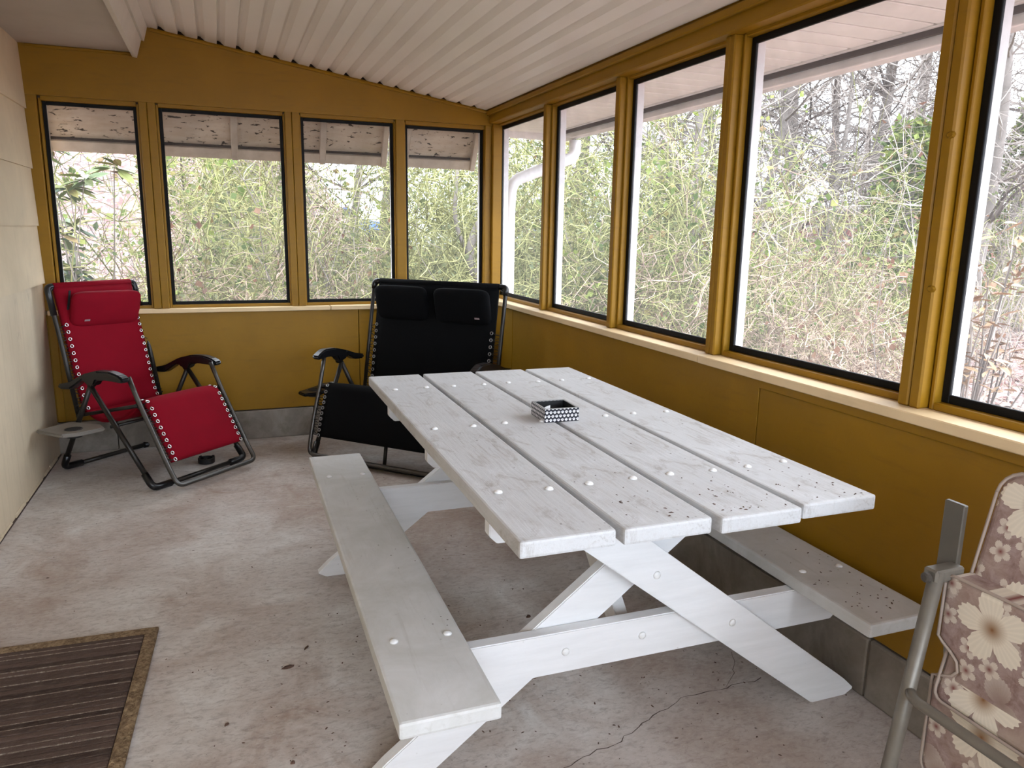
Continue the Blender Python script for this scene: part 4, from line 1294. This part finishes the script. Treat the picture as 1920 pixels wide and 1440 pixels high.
M['tw_olive'] = twigmat('lichen_green_twigs', (0.07, 0.072, 0.025), (0.42, 0.41, 0.18))
M['tw_tan'] = twigmat('tan_bramble_stems', (0.09, 0.058, 0.042), (0.52, 0.40, 0.31))
M['tw_grey'] = twigmat('grey_twigs', (0.09, 0.075, 0.065), (0.34, 0.295, 0.26))
M['bark_t'] = simple('grey_tree_bark', (0.14, 0.12, 0.105), 0.9, var=0.25, vs=7)

lp = np.stack([rng.uniform(2.4, 15, 15000), rng.uniform(-1.5, 17, 15000)], 1)
lz = terrain(lp[:, 0], lp[:, 1])+0.012
v, f = leaf_cloud(np.column_stack([lp, lz]), 0.085, rng, True)
tag(obj('fallen_leaves', mesh_from('fallen_leaves', v, f), M['lv_litter']), 'reddish fallen leaves strewn over the woodland ground', 'leaves', kind='stuff')

def walk(p, d, L_, n, rng, wig, drop=0.0):
    P = [np.array(p, float)]
    d = np.array(d, float); d /= np.linalg.norm(d)
    for i in range(n):
        d = d+rng.normal(size=3)*wig
        d[2] -= drop
        d /= np.linalg.norm(d)
        P.append(P[-1]+d*L_/n)
    return np.array(P)

def tubes_mesh(name, paths, sides=3):
    v, f = tube_arrays(paths, sides)
    return mesh_from(name, v, f, False)

def gen_thicket(seed, n_stem, n_twig, H, spread, wig, drop, n_leaf, r0=0.007, lift=0.75):
    rng = np.random.default_rng(seed)
    paths, ends = [], []
    for i in range(n_stem):
        a = rng.uniform(0, 2*math.pi); rr = spread*0.4*math.sqrt(rng.uniform())
        p = (rr*math.cos(a), rr*math.sin(a), -0.05)
        d = (math.cos(a)*rng.uniform(0.0, 0.7), math.sin(a)*rng.uniform(0.0, 0.7), 1.0)
        L_ = H*rng.uniform(0.75, 1.35)
        P = walk(p, d, L_, 11, rng, wig*0.7, drop*0.5)
        P[:, 2] = np.maximum(P[:, 2], -0.05)
        paths.append((P, np.linspace(r0*rng.uniform(0.7, 1.5), r0*0.35, 12)))
        for k in range(n_twig):
            j = rng.integers(2, 12); q = P[j]
            dd = rng.normal(size=3); dd[2] = abs(dd[2])*0.5+rng.uniform(-0.3, lift)
            L2 = rng.uniform(0.25, 1.0)*H*0.34
            Q = walk(q, dd, L2, 6, rng, wig*1.25, drop)
            paths.append((Q, np.linspace(0.0036, 0.0014, 7)))
            ends.append(Q[rng.integers(2, 7)])
    paths = [q for q in paths if np.hypot(q[0][:, 0], q[0][:, 1]).max() < 1.15]
    me = tubes_mesh('branches', paths, 3)
    E_ = np.array([e for e in ends if math.hypot(e[0], e[1]) < 1.1])
    pick = E_[rng.integers(0, len(E_), n_leaf)]+rng.normal(size=(n_leaf, 3))*0.03
    return me, pick, rng

PROTO = {}
def proto(key, mat, leafmat, leaf_size, *a, **kw):
    me, pick, rng_ = gen_thicket(*a, **kw)
    me.materials.append(mat)
    lm = None
    if leafmat is not None and len(pick):
        v, f = leaf_cloud(pick, leaf_size, rng_)
        lm = mesh_from('leaves', v, f)
        lm.materials.append(leafmat)
    PROTO[key] = (me, lm)
proto('olive1', M['tw_olive'], M['lv_olive'], 0.035, 1, 30, 36, 2.5, 1.5, 0.30, 0.02, 700)
proto('olive2', M['tw_olive'], M['lv_olive'], 0.035, 2, 30, 36, 2.2, 1.6, 0.34, 0.04, 700)
proto('tan1', M['tw_tan'], M['lv_brown'], 0.052, 3, 32, 28, 1.7, 1.8, 0.32, 0.09, 150, r0=0.006)
proto('tan2', M['tw_tan'], M['lv_green'], 0.045, 4, 32, 26, 1.9, 1.7, 0.34, 0.08, 160, r0=0.006)
proto('green1', M['tw_olive'], M['lv_green'], 0.055, 5, 24, 28, 2.6, 1.5, 0.30, 0.05, 420)
proto('green2', M['tw_grey'], M['lv_green'], 0.06, 6, 22, 24, 3.0, 1.6, 0.26, 0.03, 520)
proto('bare1', M['tw_grey'], M['lv_brown'], 0.06, 7, 12, 10, 2.4, 1.4, 0.16, 0.0, 40, r0=0.009)
proto('bare2', M['tw_grey'], None, 0.05, 8, 9, 9, 2.9, 1.2, 0.12, 0.0, 10, r0=0.011)

def shrub(key, x, y, s, rz, label, group, name='shrub'):
    t = thing(name, label, 'shrub', (x, y, float(terrain(x, y))), rz, group)
    me, lm = PROTO[key]
    obj('branches', me, None, t, scale=(s, s, s))
    if lm is not None: obj('leaves', lm, None, t, scale=(s, s, s))
    return t

rs = random.Random(21)
ORD = ['leftmost', 'second from left', 'third from left', 'fourth from left', 'fifth from left', 'sixth from left', 'seventh from left', 'eighth from left', 'ninth from left', 'tenth from left', 'eleventh from left', 'twelfth from left', 'thirteenth from left', 'fourteenth from left', 'fifteenth from left', 'sixteenth from left']
def ordinals(spots):
    order = sorted(range(len(spots)), key=lambda i: math.atan2(spots[i][0], spots[i][1]))
    return {i: ORD[k] for k, i in enumerate(order)}
def plant(spots, keys, label, group, smin=0.85, smax=1.15):
    od = ordinals(spots)
    for i, (x, y) in enumerate(spots):
        shrub(keys[i % len(keys)], x, y, rs.uniform(smin, smax), rs.uniform(0, 6.28), label+', '+od[i], group)

# spots are written as (x over y, y): the first number picks the window that shows the plant
def sp(*q):
    return [(r_*y, y) for r_, y in q]
plant(sp((-0.20, 8.4), (-0.12, 8.0), (-0.16, 7.5)), ['tan2', 'tan1', 'tan2'], 'low tan bramble outside the leftmost back screen', 'low brambles outside the leftmost back screen', 0.60, 0.75)
plant(sp((-0.05, 7.0), (0.015, 7.4), (0.065, 7.1), (-0.03, 8.4), (0.05, 8.6), (0.0, 6.8), (0.03, 9.6), (-0.05, 9.6), (0.01, 10.8), (0.08, 10.4), (-0.02, 7.8)),
      ['olive2', 'tan2', 'tan1', 'green1', 'olive2', 'tan1', 'olive1', 'green2', 'olive2', 'olive1', 'green1'],
      'yellow-green brush outside the widest back screen', 'brush outside the widest back screen', 1.0, 1.3)
plant(sp((0.15, 7.3), (0.19, 8.6), (0.125, 9.8), (0.17, 11.2), (0.205, 10.4), (0.12, 8.3)), ['bare1', 'olive2', 'bare2', 'bare1', 'olive2', 'bare2'],
      'thin shrub outside the third back screen', 'shrubs outside the third back screen', 1.0, 1.25)
plant(sp((0.255, 7.2), (0.315, 7.1), (0.34, 7.8), (0.27, 8.3), (0.33, 9.0), (0.245, 9.6), (0.295, 10.4)), ['olive1', 'olive2', 'olive1', 'olive2', 'olive1', 'olive2', 'olive1'],
      'lichen-green twig thicket outside the corner back screen', 'lichen-green thicket outside the corner back screen', 1.05, 1.3)
plant(sp((0.375, 8.6), (0.41, 9.4), (0.36, 9.8), (0.395, 10.8), (0.42, 8.9), (0.355, 8.0)), ['olive2', 'olive1', 'tan1', 'green2', 'olive1', 'olive2'],
      'green twig thicket outside the first right screen', 'thicket outside the first right screen', 1.1, 1.35)
plant(sp((0.455, 8.2), (0.51, 7.6), (0.48, 8.8), (0.44, 9.8), (0.525, 9.4), (0.47, 11.0)), ['olive1', 'tan2', 'olive2', 'green1', 'olive1', 'green2'],
      'leafy tangled brush outside the second right screen', 'brush outside the second right screen', 1.1, 1.35)
plant(sp((0.58, 6.6), (0.63, 6.2), (0.69, 6.0), (0.72, 6.6), (0.60, 8.0), (0.66, 7.4), (0.56, 9.0), (0.70, 8.6), (0.64, 9.6)), ['green1', 'olive2', 'tan2', 'green1', 'green2', 'olive1', 'olive2', 'green1', 'green2'],
      'tall leafy brush outside the third right screen', 'brush outside the third right screen', 1.1, 1.35)
plant(sp((0.82, 4.9), (0.90, 4.6), (0.98, 4.5), (1.06, 4.4), (1.13, 4.3), (0.86, 5.8), (0.94, 5.5), (1.03, 5.3), (1.10, 5.2), (0.80, 6.6), (0.90, 6.9), (1.0, 6.6), (1.1, 6.4)),
      ['tan1', 'tan2', 'tan1', 'tan1', 'bare1', 'tan2', 'tan1', 'olive1', 'tan1', 'green1', 'tan2', 'green1', 'olive2'],
      'pale arching bramble outside the large right screen', 'brambles outside the large right screen', 0.72, 0.98)
plant(sp((1.30, 4.2), (1.42, 5.0), (1.34, 5.6), (1.46, 6.2), (1.38, 7.0)), ['bare2', 'bare1', 'bare2', 'tan1', 'bare1'],
      'thin bare shrub outside the picture-edge right screen', 'thin shrubs outside the picture-edge screen', 0.62, 0.82)
# taller thickets closing the view further out
plant(sp((-0.05, 12.6), (0.03, 12.9), (0.28, 13.2), (0.33, 12.6), (0.235, 12.4)), ['green2', 'olive1', 'olive2', 'olive1', 'green2'],
      'tall thicket far behind the back screens', 'tall thickets far behind the back screens', 1.45, 1.75)
plant(sp((0.37, 12.8), (0.41, 13.6), (0.45, 12.4), (0.50, 12.8), (0.56, 11.8), (0.61, 12.6), (0.66, 11.2), (0.71, 12.0)), ['olive1', 'green2', 'green1', 'green2', 'olive2', 'green2', 'olive2', 'green1'],
      'tall thicket far behind the three far right screens', 'tall thickets far behind the right screens', 1.5, 1.9)
plant(sp((0.80, 9.6), (0.88, 10.4), (0.97, 9.4), (1.08, 9.0), (1.14, 10.0), (1.30, 8.8), (1.40, 9.6), (1.48, 9.0)), ['tan2', 'olive1', 'tan2', 'green1', 'tan2', 'olive1', 'green1', 'tan2'],
      'woodland thicket far behind the two nearest right screens', 'thickets far behind the nearest right screens', 0.95, 1.2)
plant(sp((0.84, 8.6), (1.04, 8.2), (1.38, 8.6)), ['bare2', 'bare1', 'bare2'],
      'tall leafless shrub behind the two nearest right screens', 'tall leafless shrubs behind the nearest right screens', 1.35, 1.7)

# trees -----------------------------------------------------------
def gen_tree(seed, H, r0, n_br, lean=0.03, low=0.25, n2=6, n3=3):
    rng = np.random.default_rng(seed)
    tr = walk((0, 0, -0.3), (rng.normal()*lean, rng.normal()*lean, 1), H, 14, rng, 0.035)
    trunk = [(tr, np.linspace(r0, r0*0.25, 15))]
    br = []
    for i in range(n_br):
        j = int(np.clip(rng.uniform(low, 1.0)*14, 1, 14)); p = tr[j]
        a = rng.uniform(0, 6.28)
        P = walk(p, (math.cos(a), math.sin(a), rng.uniform(0.3, 1.1)), H*rng.uniform(0.18, 0.4), 8, rng, 0.14, -0.02)
        rb = r0*0.28*(1-0.5*j/14)
        br.append((P, np.linspace(rb, rb*0.3, 9)))
        for k in range(n2):
            q = P[rng.integers(2, 9)]
            d = rng.normal(size=3); d[2] = abs(d[2])*0.7
            Q = walk(q, d, H*rng.uniform(0.06, 0.17), 5, rng, 0.2)
            br.append((Q, np.maximum(0.004, np.linspace(rb*0.4, rb*0.16, 6))))
            for m_ in range(n3):
                S = walk(Q[rng.integers(1, 6)], rng.normal(size=3), H*rng.uniform(0.03, 0.08), 4, rng, 0.25)
                br.append((S, np.maximum(0.003, np.linspace(rb*0.2, rb*0.1, 5))))
    t_me = mesh_from('trunk', *tube_arrays(trunk, 9), True); t_me.materials.append(M['bark_t'])
    b_me = tubes_mesh('branches', br, 3); b_me.materials.append(M['tw_grey'])
    return t_me, b_me
TREES = [gen_tree(31, 9.5, 0.11, 34, 0.03, 0.12, 7, 4), gen_tree(32, 11, 0.15, 36, 0.03, 0.15, 7, 4), gen_tree(33, 8.0, 0.075, 30, 0.08, 0.10, 7, 4)]
def tree(k, x, y, s, rz, label, group):
    t = thing('bare_tree', label, 'tree', (x, y, float(terrain(x, y))), rz, group)
    obj('trunk', TREES[k][0], None, t, scale=(s, s, s))
    obj('branches', TREES[k][1], None, t, scale=(s, s, s))
def trees(spots, label, group):
    od = ordinals(spots)
    for i, (x, y, s) in enumerate(spots):
        tree(i % 3, x, y, s, rs.uniform(0, 6.28), label+', '+od[i], group)
def tsp(*q):
    return [(r_*y, y, k) for r_, y, k in q]
trees(tsp((0.045, 11.4, 1.0), (0.005, 13.0, 1.1), (0.085, 14.0, 0.9)), 'pale bare tree trunk behind the widest back screen', 'bare trees behind the widest back screen')
trees(tsp((0.16, 12.5, 0.7), (0.20, 15.0, 0.9)), 'thin bare tree behind the third back screen', 'bare trees behind the third back screen')
trees(tsp((0.38, 14.0, 0.9), (0.47, 13.4, 1.0), (0.515, 15.0, 1.0)), 'bare tree behind the first two right screens', 'bare trees behind the first right screens')
trees(tsp((0.69, 8.2, 0.8), (0.60, 13.5, 1.0), (0.66, 15.0, 1.1), (0.73, 13.0, 1.0)), 'bare tree trunk behind the third right screen', 'bare trees behind the third right screen')
trees(tsp((0.80, 12.0, 1.0), (0.86, 14.0, 1.1), (0.91, 11.5, 0.9), (0.96, 15.0, 1.2), (1.02, 12.5, 1.0), (1.06, 14.5, 1.2), (1.12, 11.5, 1.0), (0.88, 18.0, 1.3), (0.99, 19.0, 1.3), (1.10, 17.0, 1.3)),
      'tall bare woodland tree behind the large right screen', 'bare trees behind the large right screen')
trees(tsp((1.30, 7.8, 0.8), (1.36, 11.5, 1.1), (1.43, 9.5, 0.9), (1.50, 12.0, 1.2), (1.40, 14.5, 1.2)), 'bare woodland tree behind the picture-edge screen', 'bare trees behind the picture-edge screen')
# crooked trunk close behind the corner screen
ck = thing('crooked_tree', 'crooked brown trunk low behind the corner back screen', 'tree', (2.45, 7.35, float(terrain(2.45, 7.35))))
tube('trunk', fillet([(0.20, 0, -0.1), (0.12, 0.02, 0.9), (-0.12, 0, 1.45), (-0.02, 0.03, 1.75), (0.22, 0.05, 1.98)], 0.2, 5), 0.045, M['bark_t'], ck, 8)
tube('branch', fillet([(-0.12, 0, 1.45), (-0.25, 0.05, 1.8), (-0.2, 0.1, 2.4)], 0.15, 4), 0.022, M['bark_t'], ck, 6)

# green evergreen shrubs further off on the right
def evergreen(x, y, s, seed, label):
    rng_ = np.random.default_rng(seed)
    n = 3800
    z = rng_.uniform(0.05, 1, n)**0.8
    rad = 1.15*(1-z*0.72)*np.sqrt(rng_.uniform(0.15, 1, n))
    a = rng_.uniform(0, 6.28, n)
    P = np.stack([rad*np.cos(a), rad*np.sin(a), z*3.4], 1)
    v, f = leaf_cloud(P, 0.13, rng_, False, 0.25)
    t = thing('evergreen_tree', label, 'tree', (x, y, float(terrain(x, y))), seed)
    tube('trunk', [(0, 0, -0.2), (0.03, 0, 1.5), (0, 0.02, 3.2)], 0.05, M['bark_t'], t, 7).scale = (s, s, s)
    obj('foliage', mesh_from('foliage', v, f), M['lv_green'], t, scale=(s, s, s))
evergreen(9.6, 8.6, 1.0, 41, 'light green evergreen right of centre behind the large right screen')
evergreen(6.6, 9.9, 0.75, 42, 'green evergreen behind the third right screen')
evergreen(16.5, 11.6, 1.3, 43, 'distant evergreen behind the picture-edge screen')

# rhododendron with separate leaves at the left
lf = [(0, 0, 0), (0.016, 0.030, 0.003), (0.022, 0.062, 0.001), (0.015, 0.098, -0.006), (0, 0.128, -0.016), (-0.015, 0.098, -0.006), (-0.022, 0.062, 0.001), (-0.016, 0.030, 0.003), (0, 0.035, -0.004), (0, 0.095, -0.012)]
leaf_me = mesh_from('leaf', lf, [(0, 1, 8), (0, 8, 7), (1, 2, 9, 8), (8, 9, 6, 7), (2, 3, 9), (9, 5, 6), (3, 4, 9), (9, 4, 5)])
M['rhodo'] = m_leafobj('rhododendron_leaf', [(0.0, (0.05, 0.09, 0.05)), (0.5, (0.11, 0.145, 0.05)), (0.9, (0.20, 0.20, 0.055)), (1.0, (0.2, 0.12, 0.06))])
M['tanleaf'] = m_leafobj('tan_beech_leaf', [(0.0, (0.19, 0.105, 0.05)), (0.5, (0.27, 0.165, 0.085)), (1.0, (0.34, 0.235, 0.145))])
leaf_rh = leaf_me.copy(); leaf_rh.materials.append(M['rhodo'])
leaf_tn = leaf_me.copy(); leaf_tn.materials.append(M['tanleaf'])
def leafy(name, label, cat, x, y, tips, leaf, per, spread, seed, size, stem_mat):
    rng_ = np.random.default_rng(seed)
    z0 = float(terrain(x, y))
    t = thing(name, label, cat, (x, y, z0))
    paths = []
    for tx, ty, tz in tips:
        e = np.array([tx-x, ty-y, tz-z0])
        P = fillet([(e[0]*0.1, e[1]*0.1, -0.05), (e[0]*0.35+rng_.normal()*0.06, e[1]*0.35, e[2]*0.55), tuple(e)], 0.4, 5)
        paths.append((P, np.linspace(0.012, 0.004, len(P))))
        for k in range(per):
            a = 2*math.pi*k/per+rng_.uniform(-0.4, 0.4)
            el = rng_.uniform(-0.5, 0.55)
            s = size*rng_.uniform(0.75, 1.25)
            back = rng_.uniform(0, spread)
            o = obj('leaf', leaf, None, t, (e[0]+rng_.normal()*0.02, e[1]+rng_.normal()*0.02, e[2]-back), (el, rng_.uniform(-0.5, 0.5), a), (s, s, s))
    me = tubes_mesh('stems', paths, 5); me.materials.append(stem_mat)
    obj('stems', me, None, t)
rr_ = random.Random(8)
tips = [(-1.02+rr_.uniform(-0.32, 0.30), 6.75+rr_.uniform(-0.3, 0.3), z) for z in (1.98, 1.93, 1.88, 1.80, 1.74, 1.66, 1.60, 1.50, 1.42, 1.36, 1.30, 1.20, 1.10, 1.05, 1.0, 0.92)]
leafy('rhododendron', 'broad-leaved evergreen shrub outside the leftmost back screen', 'shrub', -1.05, 6.8, tips, leaf_rh, 12, 0.05, 51, 1.35, M['tw_grey'])
tips = [(3.78+rr_.uniform(-0.26, 0.30), 2.86+rr_.uniform(-0.2, 0.2), rr_.uniform(0.70, 1.50)) for _ in range(26)]
leafy('beech_sapling', 'sapling with dry tan leaves outside the picture-edge right screen', 'sapling', 3.85, 2.90, tips, leaf_tn, 8, 0.16, 52, 0.72, M['tw_grey'])

# low brick building seen through the large right screen
M['brick'] = simple('pinkish_brick', (0.33, 0.15, 0.13), 0.9, var=0.2, vs=3)
M['pale_stone'] = simple('pale_band', (0.55, 0.53, 0.52), 0.8)
M['glass_d'] = simple('dark_window_glass', (0.05, 0.06, 0.07), 0.15, 0, 0.6)
hb_ = thing('brick_outbuilding', 'low reddish brick building far behind the large right screen', 'building', (17.2, 17.0, float(terrain(17.2, 17.0))), R(-48))
bx('wall', (-4.0, 0, 0), (4.0, 4.0, 2.05), M['brick'], hb_, 0)
for z in (0.45, 0.85, 1.25, 1.65):
    bx('band', (-4.02, -0.03, z), (4.02, 0.0, z+0.07), M['pale_stone'], hb_, 0)
bx('roof', (-4.3, -0.4, 2.05), (4.3, 4.3, 2.28), M['pale_stone'], hb_, 0.01)
for x in (-2.2, 0.4, 2.4):
    wn_ = bx('window', (x-0.45, -0.05, 0.9), (x+0.45, -0.02, 1.7), M['pale_stone'], hb_, 0)
    bx('pane', (-0.38, -0.02, -0.33), (0.38, -0.016, 0.33), M['glass_d'], wn_, 0)

# parked car behind the third back screen
M['car_blue'] = simple('blue_car_paint', (0.10, 0.20, 0.45), 0.3, 0.2, 0.5)
M['tyre'] = simple('tyre_rubber', (0.02, 0.02, 0.02), 0.8)
car = thing('parked_car', 'blue car parked far behind the third back screen', 'car', (4.3, 29.5, float(terrain(4.3, 29.5))), R(-15))
prism('body', [(-2.1, 0.3), (2.1, 0.3), (2.15, 0.75), (1.5, 0.92), (0.9, 1.0), (0.4, 1.42), (-1.3, 1.45), (-1.9, 1.0), (-2.15, 0.9)], 'y', -0.85, 0.85, M['car_blue'], car, 0.05)
prism('side_glass', [(-1.7, 1.0), (0.75, 1.0), (0.35, 1.36), (-1.25, 1.38)], 'y', -0.86, 0.86, M['glass_d'], car)
v, f = lathe([(0.31, -0.1), (0.33, 0.0), (0.31, 0.1)], 18)
wh = mesh_from('wheel', v, f, True); wh.materials.append(M['tyre'])
for x in (-1.35, 1.35):
    for y in (-0.8, 0.8):
        obj('wheel', wh, None, car, (x, y, 0.33), (R(90), 0, 0))
